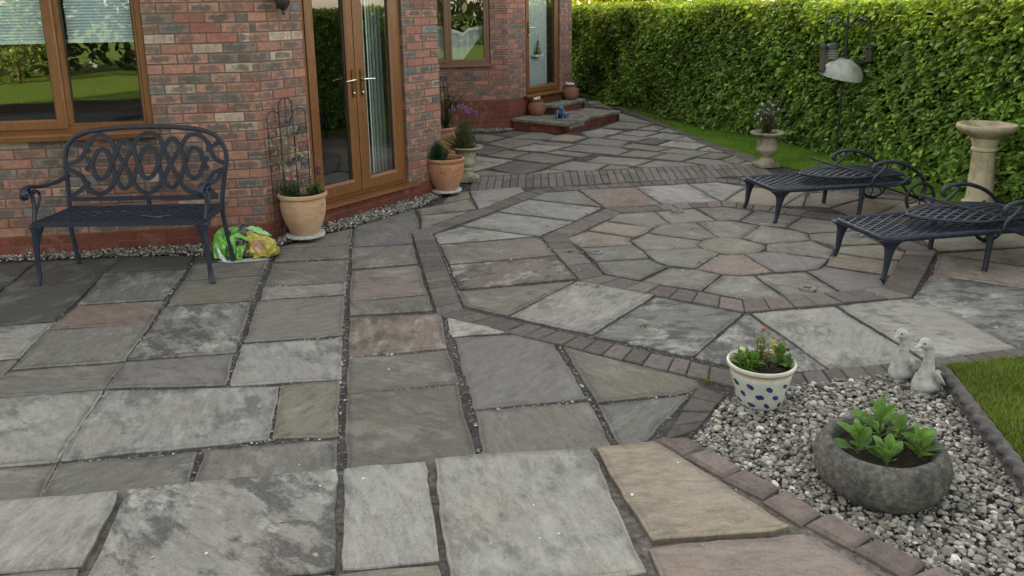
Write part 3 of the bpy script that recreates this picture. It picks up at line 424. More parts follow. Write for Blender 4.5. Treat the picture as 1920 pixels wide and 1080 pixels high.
def slab(mb,pts,z,col,rag=1.0,inset=.004):
    n=len(pts); cx=sum(p[0] for p in pts)/n; cy=sum(p[1] for p in pts)/n
    # ragged outline
    out=[]
    for i in range(n):
        a=Vector(pts[i]); c=Vector(pts[(i+1)%n]); L=(c-a).length; k=max(1,int(L/.055)); nn=Vector((c.y-a.y,-(c.x-a.x))).normalized() if L>1e-6 else Vector((0,0))
        ph=random.random()*9
        for j in range(k):
            t=j/k; off=(random.uniform(-.0035,.0035)+.003*math.sin(ph+t*L*9))*rag
            p=a.lerp(c,t)
            if j==0: off*=.3
            out.append(p-nn*(inset+off))
    m=len(out)
    def shrink(d):
        r=[]
        for i in range(m):
            a=out[i-1]; c=out[(i+1)%m]; t=(c-a)
            nn=Vector((t.y,-t.x)); nn=nn.normalized() if nn.length>1e-7 else Vector((0,0))
            r.append(out[i]-nn*d)
        return r
    tx,ty=random.uniform(-.004,.004),random.uniform(-.004,.004); dz=random.uniform(-.003,.003)
    ang=random.uniform(0,6.28); ox,oy=random.uniform(0,90),random.uniform(0,90); ca,sa=math.cos(ang),math.sin(ang)
    Z=lambda p,h: z+dz+h+(p.x-cx)*tx+(p.y-cy)*ty
    UV=lambda p:(ox+ca*p.x-sa*p.y,oy+sa*p.x+ca*p.y)
    levels=[(out,-.045),(out,-.007),(shrink(.004),-.002),(shrink(.010),0.)]
    st=[]
    for L,h in levels:
        st.append(len(mb.v)); mb.v.extend((p.x,p.y,Z(p,h)) for p in L)
    for q in range(3):
        A,B=levels[q][0],levels[q+1][0]
        for i in range(m):
            j=(i+1)%m; cc=col if q else (col[0]*.6,col[1]*.6,col[2]*.58,col[3])
            mb.face((st[q]+i,st[q]+j,st[q+1]+j,st[q+1]+i),cc,0,[UV(A[i]),UV(A[j]),UV(B[j]),UV(B[i])])
    # grime and algae creeping in from the joints: its own ragged margin
    T=levels[3][0]; gs=random.uniform(.50,.80) if z<.01 else random.uniform(.62,.88); dirt=(col[0]*gs,col[1]*gs*1.0,col[2]*gs,col[3])
    C=Vector((cx,cy)); small=min((q-C).length for q in T); In=[]; ph=random.random()*9
    for i,q in enumerate(T):
        d=min(small*.45,.012+.030*abs(math.sin(i*.61+ph)*math.sin(i*.23+ph*2))+random.uniform(0,.014)); L=(q-C).length; In.append(q+(C-q)*(d/L))
    s4=len(mb.v); mb.v.extend((q.x,q.y,Z(q,0)) for q in In)
    for i in range(m):
        j=(i+1)%m; mb.cc[len(mb.f)]=[dirt,dirt,col,col]; mb.face((st[3]+i,st[3]+j,s4+j,s4+i),col,0,[UV(T[i]),UV(T[j]),UV(In[j]),UV(In[i])])
    mb.face([s4+i for i in range(m)],col,0,[UV(q) for q in In])
def area(p): return .5*sum(p[i][0]*p[(i+1)%len(p)][1]-p[(i+1)%len(p)][0]*p[i][1] for i in range(len(p)))
lo=MB(); hi=MB()
for k,z,pts in SLABS:
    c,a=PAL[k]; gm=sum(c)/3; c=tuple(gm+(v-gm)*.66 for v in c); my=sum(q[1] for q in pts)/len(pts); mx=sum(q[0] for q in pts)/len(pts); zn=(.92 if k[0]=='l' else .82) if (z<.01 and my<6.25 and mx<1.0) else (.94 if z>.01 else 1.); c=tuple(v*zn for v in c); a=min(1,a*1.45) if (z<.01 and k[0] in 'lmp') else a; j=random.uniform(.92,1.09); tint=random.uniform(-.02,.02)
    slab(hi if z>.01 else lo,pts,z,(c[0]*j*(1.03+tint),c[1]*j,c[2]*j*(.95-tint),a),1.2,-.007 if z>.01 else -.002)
# plain slabs carrying the upper terrace back past the camera
for r in range(5):
    y1=1.55-r*.56 if r else 1.62
    x=-8.5
    while x<1.2:
        wd=random.choice((.6,.9,.75)); k=random.choice('ggldpvo'); c,a=PAL[k]; gm=sum(c)/3; c=tuple(gm+(v-gm)*.62 for v in c)
        p=[(x+.02,y1-.55),(x+wd-.02,y1-.55),(x+wd-.02,y1-.02),(x+.02,y1-.02)]; slab(hi,p,.08,(c[0],c[1],c[2]*.95,a)); x+=wd
for i in range(7):      # left rows outside the frame
    x0=-8.8+i*.68
    if x0<-4.3:
        for y0 in (3.1,3.7,4.3,4.9):
            k=random.choice('gdlov'); c,a=PAL[k]; slab(lo,[(x0,y0),(x0+.64,y0),(x0+.64,y0+.57),(x0,y0+.57)],0,(*c,a))
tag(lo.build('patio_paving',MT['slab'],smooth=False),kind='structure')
tag(hi.build('terrace_paving',MT['slab'],smooth=False),kind='structure')
# block bands
def blk(mb,p,z,c,h=.05,inset=.0035,bev=.005):
    cx=sum(q[0] for q in p)/4; cy=sum(q[1] for q in p)/4; n=len(p)
    def sh(d):
        r=[]
        for i in range(n):
            a=Vector(p[i-1]); b_=Vector(p[i]); c_=Vector(p[(i+1)%n])
            n1=Vector((b_.y-a.y,a.x-b_.x)); n2=Vector((c_.y-b_.y,b_.x-c_.x))
            n1=n1.normalized() if n1.length>1e-6 else Vector((0,0)); n2=n2.normalized() if n2.length>1e-6 else n1
            mnn=n1+n2; k=max(.35,1+n1.dot(n2)); r.append(b_-mnn*(d/k))
        return r
    if area(p)<0: p=p[::-1]
    dz=random.uniform(-.003,.003); tx,ty=random.uniform(-.02,.02),random.uniform(-.02,.02)
    A=sh(inset); B=sh(inset+bev); st=len(mb.v)
    for L,hh in ((A,-h),(A,-bev),(B,0)):
        mb.v.extend((q.x,q.y,z+dz+hh+(q.x-cx)*tx+(q.y-cy)*ty) for q in L)
    for q in range(2):
        for i in range(n):
            j=(i+1)%n; mb.face((st+q*n+i,st+q*n+j,st+(q+1)*n+j,st+(q+1)*n+i),c)
    mb.face([st+2*n+i for i in range(n)],c)
def bcol(k=1.0,warm=0):
    j=random.uniform(.78,1.25)*k; wv=random.uniform(0,1)*warm
    return (.125*j*(1+.35*wv),.113*j*(1+.05*wv),.104*j,1)
bl=MB(); OX,OY,ROT=1.69014,6.10968,-.20107
def band(Ri,Ro,wd,k=1.,warm=0,skip=None,far=1):
    for s in range(8):
        a0=ROT+math.pi+s*math.pi/4; a1=a0+math.pi/4
        P=lambda Rr,a:Vector((OX+Rr*math.cos(a),OY+Rr*math.sin(a)))
        L=(P(Ri,a1)-P(Ri,a0)).length; n=max(3,round(L/wd)); t=0; cuts=[0]
        for i in range(n): cuts.append((i+1)/n+(random.uniform(-.012,.012) if i<n-1 else 0))
        for i in range(n):
            q=[P(Ri,a0).lerp(P(Ri,a1),cuts[i]),P(Ri,a0).lerp(P(Ri,a1),cuts[i+1]),P(Ro,a0).lerp(P(Ro,a1),cuts[i+1]),P(Ro,a0).lerp(P(Ro,a1),cuts[i])]
            if skip and skip(sum((v.x for v in q))/4,sum((v.y for v in q))/4): continue
            blk(bl,[(v.x,v.y) for v in q],.0,bcol(k,warm))
band(1.268,1.480,.135,1.08,.28)
band(2.392,2.575,.115,.95,.2)
def lerp2(a,b,t): return (a[0]+(b[0]-a[0])*t,a[1]+(b[1]-a[1])*t)
def along(pl,t):
    Ls=[math.dist(a,b_) for a,b_ in zip(pl,pl[1:])]; d=t*sum(Ls)
    for (a,b_),L in zip(zip(pl,pl[1:]),Ls):
        if d<=L: return lerp2(a,b_,d/L)
        d-=L
    return pl[-1]
N=40
for i in range(N):
    q=[along(SOL['lo'],i/N),along(SOL['lo'],(i+1)/N),along(SOL['hi'],(i+1)/N),along(SOL['hi'],i/N)]
    # leaning soldier course, header at the back
    for r0_,r1_ in ((0,.62),(.63,1)):
        blk(bl,[lerp2(q[0],q[3],r0_),lerp2(q[1],q[2],r0_),lerp2(q[1],q[2],r1_),lerp2(q[0],q[3],r1_)],0,bcol(1.15,.1))
N=44
for i in range(N):
    blk(bl,[along(EDGE['inn'],i/N),along(EDGE['inn'],(i+1)/N),along(EDGE['out'],(i+1)/N),along(EDGE['out'],i/N)],-.002,bcol(.9,.2))
# turn of the outer band down to the gravel corner, beside slab F
q0=[(.62,3.16),(.795,3.26),(1.0,3.575),(.90,3.70)]
for i in range(4):
    blk(bl,[lerp2(q0[0],q0[3],i/4),lerp2(q0[1],q0[2],i/4),lerp2(q0[1],q0[2],(i+1)/4),lerp2(q0[0],q0[3],(i+1)/4)],-.002,bcol(.8,.1))
tag(bl.build('block_paving',MT['block']),kind='structure')
eb=MB()
for k,p in BLOCKS:
    bx,by=sum(q[0] for q in p)/4,sum(q[1] for q in p)/4; p=[(bx+(q[0]-bx)*1.13,by+(q[1]-by)*1.10) for q in p]; blk(eb,p,.076,(.155*k,.125*k,.112*k,1),.13,.002,.013)
for i in range(7):
    a=(1.33+.06*i,1.98-.21*i); blk(eb,[(a[0],a[1]),(a[0]+.09,a[1]+.06),(a[0]+.14,a[1]-.13),(a[0]+.05,a[1]-.19)],.07,bcol(1.1,.6),.13)
tag(eb.build('terrace_edging',MT['block']),kind='structure')
# ---------------------------------------------------------------- gravel
def ico():
    import bmesh
    bm=bmesh.new(); bmesh.ops.create_icosphere(bm,subdivisions=1,radius=1); v=np.array([x.co[:] for x in bm.verts]); f=np.array([[q.index for q in x.verts] for x in bm.faces]); bm.free(); return v,f
def ico2():
    import bmesh
    bm=bmesh.new(); bmesh.ops.create_icosphere(bm,subdivisions=2,radius=1); v=np.array([x.co[:] for x in bm.verts]); f=np.array([[q.index for q in x.verts] for x in bm.faces]); bm.free(); return v,f
IV,IF=ico(); IV2,IF2=ico2()
def stones(name,P,rad,cols,mat,kind='stuff',det=1,flat=.62):
    V0,F0=(IV2,IF2) if det==2 else (IV,IF)
    n=len(P); k=len(V0); V=np.repeat(V0[None],n,0)
    # angular pebble: random planes push the sphere in
    for _ in range(5):
        d=RNG.normal(size=(n,1,3)); d/=np.linalg.norm(d,axis=2,keepdims=True); h=RNG.uniform(.42,.85,(n,1))
        s=(V*d).sum(2); ov=np.clip(s-h,0,None); V=V-d*ov[:,:,None]
    sc=np.stack([RNG.uniform(.8,1.35,n),RNG.uniform(.7,1.1,n),RNG.uniform(flat*.75,flat*1.25,n)],1)*rad[:,None]
    V=V*sc[:,None,:]
    a=RNG.uniform(0,6.28,n); t=RNG.normal(0,.35,n); ca,sa=np.cos(a)[:,None],np.sin(a)[:,None]; ct,st=np.cos(t)[:,None],np.sin(t)[:,None]
    x,y,z=V[...,0],V[...,1],V[...,2]; y,z=y*ct-z*st,y*st+z*ct; x,y=x*ca-y*sa,x*sa+y*ca
    V=np.stack([x,y,z],2)+P[:,None,:]
    F=(F0[None]+(np.arange(n)*k)[:,None,None]).reshape(-1,3); C=np.repeat(cols,len(F0),0)
    return tag(mesh_np(name,V.reshape(-1,3),F,C,mat,smooth=False),kind=kind)
def in_poly(poly,n):
    xs=[p[0] for p in poly]; ys=[p[1] for p in poly]; out=[]
    while len(out)<n:
        p=(random.uniform(min(xs),max(xs)),random.uniform(min(ys),max(ys)))
        if inside(p,poly): out.append(p)
    return np.array(out)
def gcol(n,k=1.):
    t=RNG.uniform(0,1,n)[:,None]; base=np.where(t<.34,np.array([[.12,.115,.105]]),np.where(t<.66,np.array([[.215,.205,.185]]),np.where(t<.9,np.array([[.37,.355,.32]]),np.where(t<.955,np.array([[.25,.225,.185]]),np.array([[.55,.55,.53]])))))
    base=base*RNG.uniform(.75,1.25,(n,1))*k; return np.concatenate([base,np.ones((n,1))],1)
BED=GR['bed']; ngon('gravel_base',BED,-.014,MT['bed'])
n=9500; P=in_poly(BED,n); z=RNG.uniform(-.010,.012,n); z[:4000]-=.006
stones('gravel_bed',np.column_stack([P,z]),np.clip(RNG.gamma(7,.0014,n),.0045,.021),np.column_stack([(gcol(n,1.3)[:,:3]*.66+.075)*np.array([[1.05,1.03,.98]])*np.where(RNG.uniform(0,1,(n,1))<.22,.62,1.),np.ones(n)]),MT['pebble'],det=2)
AZA,AZB=R(81.31),R(35.44); dA=Vector((math.sin(AZA),math.cos(AZA))); dB=Vector((math.sin(AZB),math.cos(AZB))); nA=Vector((dA.y,-dA.x)); nB=Vector((dB.y,-dB.x))
P1=Vector((-1.958,6.366)); P2=P1+dB*2.205; P3=Vector((0,12.55)); P4=P3+dB*1.85; PC=P3-dA*1.45
def V2(v): return (v.x,v.y)
SA=[(-4.5,5.93),(-4.1,5.965),(-3.88,5.985),(-3.1,6.045),(-2.37,6.062),(-1.93,6.16),V2(P1+nA*.0),V2(P1-dA*2.7)]
SB=[(-1.93,6.16),(-1.74,6.42),(-1.56,6.64),(-1.36,6.81),(-.89,7.45),(-.70,7.85),V2(P2),V2(P1)]
SCs=[(-1.5,12.1),(-.61,12.33),(-.41,12.31),(.06,12.36),(.05,12.5),V2(P3),V2(PC)]
for nm,poly,n in (('gravel_strip',SA,2000),('gravel_strip',SB,2300),('gravel_strip',SCs,1000)):
    P=in_poly(poly,n); z=RNG.uniform(.0,.035,n); stones(nm,np.column_stack([P,z]),np.clip(RNG.normal(.0105,.0026,n),.006,.018),gcol(n,1.1),MT['pebble'],det=1)
# chips and grit lying in the open joints
pts=[]
for pl,wd in JOINTS:
    L=sum(math.dist(a,b_) for a,b_ in zip(pl,pl[1:]))
    for _ in range(int(L*95)):
        p=along(pl,random.random()); a=random.uniform(-1,1)*wd*.42; th=random.uniform(0,6.28); pts.append((p[0]+a*math.cos(th),p[1]+a*math.sin(th),random.uniform(-.014,-.006)))
P=np.array(pts); n=len(P); cc=gcol(n,.95); cc[:,:3]*=RNG.uniform(.5,1.3,(n,1))
stones('joint_chips',P,np.clip(RNG.gamma(3,.0017,n),.0025,.011),cc,MT['pebble'])
# a few pale flecks dropped on the paving
fl=[]; 
for _ in range(45):
    fl.append((random.uniform(-1.2,2.6),random.uniform(3.3,7.6),.004))
for _ in range(16): fl.append((random.uniform(-1.2,.8),random.uniform(2.2,2.9),.084))
P=np.array(fl); n=len(P); cc=np.ones((n,4)); cc[:,:3]=RNG.uniform(.35,.7,(n,1))
stones('pale_flecks',P,RNG.uniform(.003,.008,n),cc,MT['pebble'],flat=.3)
# moss tufts in joints
def tufts():
    b=MB()
    for x,y,s in ((1.13,5.55,.05),(.52,5.93,.03),(.44,5.98,.03),(1.35,5.62,.03),(.47,5.19,.045),(.55,5.15,.03),(1.83,7.22,.05),(1.47,6.52,.04),(1.02,5.92,.025),(.42,9.0,.05),(1.93,5.0,.02),(-.28,5.35,.03),(.96,3.73,.03),(.75,4.45,.02)):
        for _ in range(26):
            a=random.uniform(0,6.28); r=random.random()*s; d=(math.cos(a)*.7,math.sin(a)*.7,random.uniform(.3,1)); g=random.uniform(.7,1.4)
            b.leaf((x+r*math.cos(a),y+r*math.sin(a)*.6,-.006),d,(0,0,1),random.uniform(.012,.03),.008,(.11*g,.15*g,.025*g,1),.2,.1)
    tag(b.build('joint_moss',MT['leaf']),kind='stuff')
tufts()
# ---------------------------------------------------------------- house
house=thing('brick_house','red brick house with golden oak framed windows, French doors and angled corners','house',(P1.x,P1.y,0))
def wp(P,d,t,n,z):
    nn=Vector((d.y,-d.x)); q=P+d*t+nn*n; return (q.x,q.y,z)
def bcolr(kind):
    j=random.uniform(.85,1.15)
    if kind=='red': return (.160*j,.050*j,.036*j,0.)
    t=random.random()
    if kind=='far': t=t*.88; k=.95
    else: k=1.
    if t<.34: c=(.305,.157,.122); a=0. if random.random()<.45 else random.uniform(.5,.9)
    elif t<.70: c=(.30,.168,.133); a=random.uniform(.8,1.)
    elif t<.78: c=(.26,.115,.090); a=random.choice((0,0,.8))
    elif t<.91: c=(.185,.152,.132); a=1.
    elif t<.94: c=(.165,.160,.165); a=.55
    else: c=(.37,.295,.24); a=random.choice((.3,.9))
    k*=1.0; return (c[0]*j*k,c[1]*j*k,c[2]*j*k,a)
def brick_wall(P,d,t0,t1,z0,z1,opens,plinth,kind,shift=0.,zb=-.05):
    b=MB(); c0=math.floor((z0-.16)/.075)
    nc=math.ceil((z1-.16)/.075)
    for ci in range(c0,nc):
        za=.16+ci*.075+.005; zb_=za+.065
        if zb_<zb+.02: continue
        k='red' if zb_<=plinth+.012 else kind
        off=(ci%2)*.1125+shift
        i=math.floor((t0-off)/.225)-1
        x=off+i*.225
        while x<t1:
            a,e=max(x+.005,t0),min(x+.22,t1); x+=.225
            if e-a<.02: continue
            segs=[(a,e)]
            for (oa,oe,ozb,ozt) in opens:
                if za+.03<ozb or za+.03>ozt: continue
                ns=[]
                for s0,s1 in segs:
                    if s1<=oa or s0>=oe: ns.append((s0,s1)); continue
                    if s0<oa-.02: ns.append((s0,oa))
                    if s1>oe+.02: ns.append((oe,s1))
                segs=ns
            for s0,s1 in segs:
                col=bcolr(k); h=random.uniform(-.0015,.0015) if k!='red' else 0; e2=.003 if k!='red' else .0015
                st=len(b.v); jj=lambda:random.uniform(-.0016,.0016) if k!='red' else 0
                q=[(s0+jj(),za+jj()),(s1+jj(),za+jj()),(s1+jj(),zb_+jj()),(s0+jj(),zb_+jj())]
                cen=((s0+s1)/2,(za+zb_)/2)
                for dep,ins in ((-.10,0),(-.003+h,0),(h,e2)):
                    for u,zz in q:
                        uu=u+(ins if u<cen[0] else -ins); z2=zz+(ins if zz<cen[1] else -ins); b.v.append(wp(P,d,uu,dep,z2))
                full=(s1-s0)/.215
                UVq=[(-full,-1),(full,-1),(full,1),(-full,1)]
                uo=random.uniform(-.25,.25)
                UVq=[(u+uo,v) for u,v in UVq]
                for ly in (0,1):
                    for i4 in range(4):
                        j4=(i4+1)%4; b.face((st+ly*4+i4,st+ly*4+j4,st+ly*4+4+j4,st+ly*4+4+i4),col,0,[UVq[i4],UVq[j4],UVq[j4],UVq[i4]])
                b.face([st+8+i4 for i4 in range(4)],col,0,UVq)
    w_=b.build('wall',MT['brick'],house,world=True)
    # mortar core, cut round the openings
    m=MB(); xs=sorted({t0,t1,*[o[0]-.0 for o in opens],*[o[1]+.0 for o in opens]}); zs=sorted({-.06,z1,*[max(o[2],-.06) for o in opens],*[o[3] for o in opens]})
    for xa,xb in zip(xs,xs[1:]):
        for za,zc in zip(zs,zs[1:]):
            mx,mz=(xa+xb)/2,(za+zc)/2
            if any(o[0]<mx<o[1] and o[2]<mz<o[3] for o in opens): continue
            e=-.0055
            m.hexa([wp(P,d,xa,-.27,za),wp(P,d,xb,-.27,za),wp(P,d,xb,e,za),wp(P,d,xa,e,za),wp(P,d,xa,-.27,zc),wp(P,d,xb,-.27,zc),wp(P,d,xb,e,zc),wp(P,d,xa,e,zc)])
    m.build('mortar_joint',MT['mortar'],w_,world=True)
    return w_
OA=(-2.62,-.765,.93,2.14); OB=(.515,1.70,.175,2.26); OC=(-1.20,-.27,.985,2.14); OD=(.47,1.475,.455,2.46)
brick_wall(P1,dA,-7.5,0,-.05,2.75,[OA],.16,'near',.02)
brick_wall(P1,dB,0,2.205,-.05,2.75,[OB],.16,'near',.06)
dR=Vector((PC.x-P2.x,PC.y-P2.y)); LR=dR.length; dR.normalize()
brick_wall(P2,dR,0,LR,-.05,2.75,[],.16,'near')
brick_wall(P3,dA,-1.45,0,-.05,2.75,[OC],.46,'far',.03)
brick_wall(P3,dB,0,1.85,-.05,2.75,[OD],.46,'far',.05)
dS=Vector((math.sin(R(-10)),math.cos(R(-10)))); brick_wall(P4,dS,0,9.5,-.05,2.75,[],.46,'far')
# roof and back walls: one closed mass above and behind
FT=[(-12.5,4.76),V2(P1),V2(P2),V2(PC),V2(P3),V2(P4),V2(P4+dS*9.5),(-13.5,21.5)]
b=MB(); cxr=sum(p[0] for p in FT)/len(FT); cyr=sum(p[1] for p in FT)/len(FT)
ov=[]
for p in FT:
    dv=Vector((p[0]-cxr,p[1]-cyr)).normalized(); ov.append((p[0]+dv.x*.5,p[1]+dv.y*.5))
b.poly([(x,y,2.75) for x,y in ov][::-1]); 
for i in range(len(ov)):
    a,c=ov[i],ov[(i+1)%len(ov)]; am,cm=lerp2(a,(cxr,cyr),.62),lerp2(c,(cxr,cyr),.62)
    b.poly([(*a,2.75),(*c,2.75),(*c,2.9),(*a,2.9)]); b.poly([(*a,2.9),(*c,2.9),(*cm,5.6),(*am,5.6)])
b.poly([(*lerp2(p,(cxr,cyr),.62),5.6) for p in ov])
b.build('roof',MT['tile'],house,world=True)
b=MB()
for a,c in ((FT[6],FT[7]),(FT[7],FT[0]),(FT[0],V2(P1-dA*7.5))):
    b.poly([(*a,-.06),(*c,-.06),(*c,2.75),(*a,2.75)])
b.build('rear_wall',MT['mortar'],house,world=True)
# rooms seen through the glass
def room(poly,zf,zc,skipfirst,wm,fm):
    m=MB(); n=len(poly)
    m.poly([(x,y,zf) for x,y in poly],mi=1); m.poly([(x,y,zc) for x,y in poly][::-1])
    for i in range(skipfirst,n):
        a,c=poly[i],poly[(i+1)%n]; m.poly([(*a,zf),(*c,zf),(*c,zc),(*a,zc)])
    m.build('room_shell',[wm,fm],house,world=True)
a0=P1-dA*5-nA*.28; 
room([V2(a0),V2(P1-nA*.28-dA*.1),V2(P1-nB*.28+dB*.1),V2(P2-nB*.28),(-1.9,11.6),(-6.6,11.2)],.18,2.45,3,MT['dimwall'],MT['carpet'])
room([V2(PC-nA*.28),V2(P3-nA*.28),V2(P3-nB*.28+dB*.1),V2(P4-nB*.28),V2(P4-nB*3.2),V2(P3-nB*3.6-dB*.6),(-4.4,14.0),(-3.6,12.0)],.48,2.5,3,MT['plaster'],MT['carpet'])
def ring(mb,P,d,ta,tb,za,zb,wd,n0,n1,bot=None,mi=0,bev=.006):
    # mitred rectangular frame with a chamfered face
    bw=bot or wd
    def rect(i,n): 
        return [wp(P,d,ta+i*wd,n,za+i*bw),wp(P,d,tb-i*wd,n,za+i*bw),wp(P,d,tb-i*wd,n,zb-i*wd),wp(P,d,ta+i*wd,n,zb-i*wd)]
    st=len(mb.v); e=.12
    L=[rect(0,n0),rect(0,n1-bev),rect(e,n1),rect(1-e*1.6,n1),rect(1,n1-bev*2),rect(1,n0)]
    for r in L: mb.v.extend(r)
    for k in range(5):
        for i in range(4):
            j=(i+1)%4; mb.face((st+4*k+i,st+4*k+j,st+4*k+4+j,st+4*k+4+i),mi=mi)
def pbox(mb,P,d,ta,tb,n0,n1,za,zb,mi=0):
    mb.hexa([wp(P,d,ta,n1,za),wp(P,d,tb,n1,za),wp(P,d,tb,n0,za),wp(P,d,ta,n0,za),wp(P,d,ta,n1,zb),wp(P,d,tb,n1,zb),wp(P,d,tb,n0,zb),wp(P,d,ta,n0,zb)],mi=mi)
def pane(P,d,ta,tb,za,zb,n,par):
    m=MB(); m.poly([wp(P,d,ta,n,za),wp(P,d,tb,n,za),wp(P,d,tb,n,zb),wp(P,d,ta,n,zb)]); return m.build('pane',MT['glass'],par,world=True)
def sill(P,d,ta,tb,zt,zb,out,par,mat):
    m=MB(); pr=[(-.03,zt+.012),(.02,zt+.008),(out,zt-.004),(out+.004,zt-.012),(out,zb),(.004,zb),(-.03,zb)]
    st=len(m.v)
    for t in (ta,tb):
        for n_,z_ in pr: m.v.append(wp(P,d,t,n_,z_))
    k=len(pr)
    for i in range(k): m.face((st+i,st+(i+1)%k,st+k+(i+1)%k,st+k+i))
    m.face([st+i for i in range(k-1,-1,-1)]); m.face([st+k+i for i in range(k)])
    m.build('sill',mat,par,world=True)
# window A: casement on the left, fixed light on the right
m=MB(); ring(m,P1,dA,-2.60,-.768,.945,2.14,.055,-.07,-.025); pbox(m,P1,dA,-1.386,-1.345,-.066,-.026,1.0,2.09)
ring(m,P1,dA,-1.356,-.818,.995,2.09,.022,-.06,-.03); ring(m,P1,dA,-2.545,-1.378,.972,2.10,.078,-.06,-.008)
wA=m.build('window',MT['oak'],house,world=True); tag(wA,'wide oak framed window with pleated blinds half drawn')
m=MB(); ring(m,P1,dA,-1.336,-.838,1.012,2.07,.009,-.058,-.034); ring(m,P1,dA,-2.468,-1.455,1.049,2.02,.007,-.056,-.026); m.build('gasket',MT['gasket'],wA,world=True)
pane(P1,dA,-1.335,-.836,1.008,2.08,-.045,wA); pane(P1,dA,-2.47,-1.452,1.045,2.03,-.04,wA); sill(P1,dA,-2.68,-.72,.945,.897,.055,wA,MT['oak'])
# French doors
m=MB(); ring(m,P1,dB,.517,1.698,.19,2.26,.05,-.08,-.03); m.build('door_frame',MT['oak'],house,world=True)
m=MB(); pr=[(.0,.19),(.05,.185),(.075,.178),(.078,.165),(.0,.16),(-.05,.16),(-.05,.19)]
st=0
for t in (.50,1.775):
    for n_,z_ in pr: m.v.append(wp(P1,dB,t,n_,z_))
k=len(pr)
for i in range(k): m.face((i,(i+1)%k,k+(i+1)%k,k+i))
m.face(list(range(k-1,-1,-1))); m.face([k+i for i in range(k)]); m.build('door_sill',MT['oak'],house,world=True)
def lever(P,d,t,z,sgn,par,n0=-.01):
    m=MB(); m.hexa([wp(P,d,t-.014,n0+.012,z-.15),wp(P,d,t+.014,n0+.012,z-.15),wp(P,d,t+.014,n0,z-.15),wp(P,d,t-.014,n0,z-.15),wp(P,d,t-.014,n0+.012,z+.085),wp(P,d,t+.014,n0+.012,z+.085),wp(P,d,t+.014,n0,z+.085),wp(P,d,t-.014,n0,z+.085)],mi=1)
    m.tube([wp(P,d,t,n0,z),wp(P,d,t,n0+.045,z),wp(P,d,t+sgn*.02,n0+.055,z),wp(P,d,t+sgn*.12,n0+.05,z-.006)],[.011,.010,.010,.008],10)
    q=wp(P,d,t,n0+.014,z-.115); m.ball(q,.011)
    m.build('handle',[MT['chrome'],MT['brass']],par,smooth=True,angle=40,world=True)
for (ta,tb,ga,gb,sg,th) in ((.562,1.088,.655,.978,-1,1.045),(1.096,1.655,1.205,1.538,1,1.150)):
    m=MB(); ring(m,P1,dB,ta,tb,.222,2.215,(ga-ta) if sg<0 else (tb-gb),-.075,-.012,.122)
    lf=m.build('door_leaf',MT['oak'],house,world=True)
    m=MB(); ring(m,P1,dB,ga-.004,gb+.004,.338,2.11,.009,-.05,-.03); m.build('gasket',MT['gasket'],lf,world=True)
    pane(P1,dB,ga-.003,gb+.003,.335,2.115,-.042,lf); lever(P1,dB,th,1.222,sg,lf)
# far window
m=MB(); ring(m,P3,dA,-1.19,-.275,.998,2.14,.05,-.07,-.022); pbox(m,P3,dA,-.905,-.872,-.066,-.024,1.04,2.1); ring(m,P3,dA,-1.15,-.893,1.03,2.1,.068,-.06,-.008); ring(m,P3,dA,-.885,-.32,1.035,2.1,.045,-.06,-.02)
wC=m.build('window',MT['oak2'],house,world=True); tag(wC,'smaller brown framed window with white net behind')
pane(P3,dA,-1.10,-.95,1.09,2.04,-.045,wC); pane(P3,dA,-.842,-.362,1.075,2.06,-.045,wC); sill(P3,dA,-1.2,-.24,.998,.967,.05,wC,MT['oak2'])
# garden door at the far end
m=MB(); ring(m,P3,dB,.475,1.475,.475,2.46,.05,-.08,-.03); m.build('door_frame',MT['oak'],house,world=True)
m=MB(); ring(m,P3,dB,.515,1.435,.505,2.42,.088,-.075,-.012,.10); lf=m.build('door_leaf',MT['oak'],house,world=True); tag(lf,'single glazed oak door above the steps')
m=MB(); ring(m,P3,dB,.598,1.352,.60,2.34,.01,-.05,-.03); m.build('gasket',MT['gasket'],lf,world=True)
pane(P3,dB,.597,1.353,.597,2.345,-.042,lf); lever(P3,dB,.555,1.52,1,lf); sill(P3,dB,.40,1.56,.475,.445,.07,house,MT['oak'])
# blinds and curtains (hung inside the rooms)
def pleat(name,P,d,ta,tb,za,zb,n,label,cat,mat):
    o=thing(name,label,cat,wp(P,d,(ta+tb)/2,n,za)); m=MB(); k=int((zb-za)/.022)
    for i in range(k):
        z=za+.02+i*.022; a=wp(P,d,ta,n,z); c=wp(P,d,tb,n,z); e=wp(P,d,tb,n+.014,z+.011); f=wp(P,d,ta,n+.014,z+.011); g=wp(P,d,tb,n,z+.022); h=wp(P,d,ta,n,z+.022)
        m.poly([a,c,e,f]); m.poly([f,e,g,h])
    m.build('cloth',mat,o,world=True); m=MB(); pbox(m,P,d,ta,tb,n-.008,n+.022,za-.005,za+.022); m.build('bottom_rail',MT['blind'],o,world=True)
pleat('pleated_blind',P1,dA,-1.322,-.845,1.612,2.09,-.10,'pale pleated blind behind the right pane of the bench window','blind',MT['blind'])
pleat('pleated_blind',P1,dA,-2.46,-1.46,1.612,2.05,-.10,'pale pleated blind behind the left pane of the bench window','blind',MT['blind'])
o=thing('vertical_blind','grey green vertical slat blind behind the right French door','blind',wp(P1,dB,1.37,-.16,.2))
for i in range(9):
    m=MB(); t=1.19+i*.047; a=R(38 if i<5 else 62); w_=.045; c0=wp(P1,dB,t,-.15,0); dd=dB*math.cos(a)-nB*math.sin(a)
    z0_,z1_=.26,2.2; p=Vector(c0[:2]); q=p+dd*w_*2; mid=(p+q)/2+nB*.006
    for s0,s1 in ((p,mid),(mid,q)): m.poly([(s0.x,s0.y,z0_),(s1.x,s1.y,z0_),(s1.x,s1.y,z1_),(s0.x,s0.y,z1_)])
    m.build('vane',MT['vane'],o,world=True)
m=MB(); 
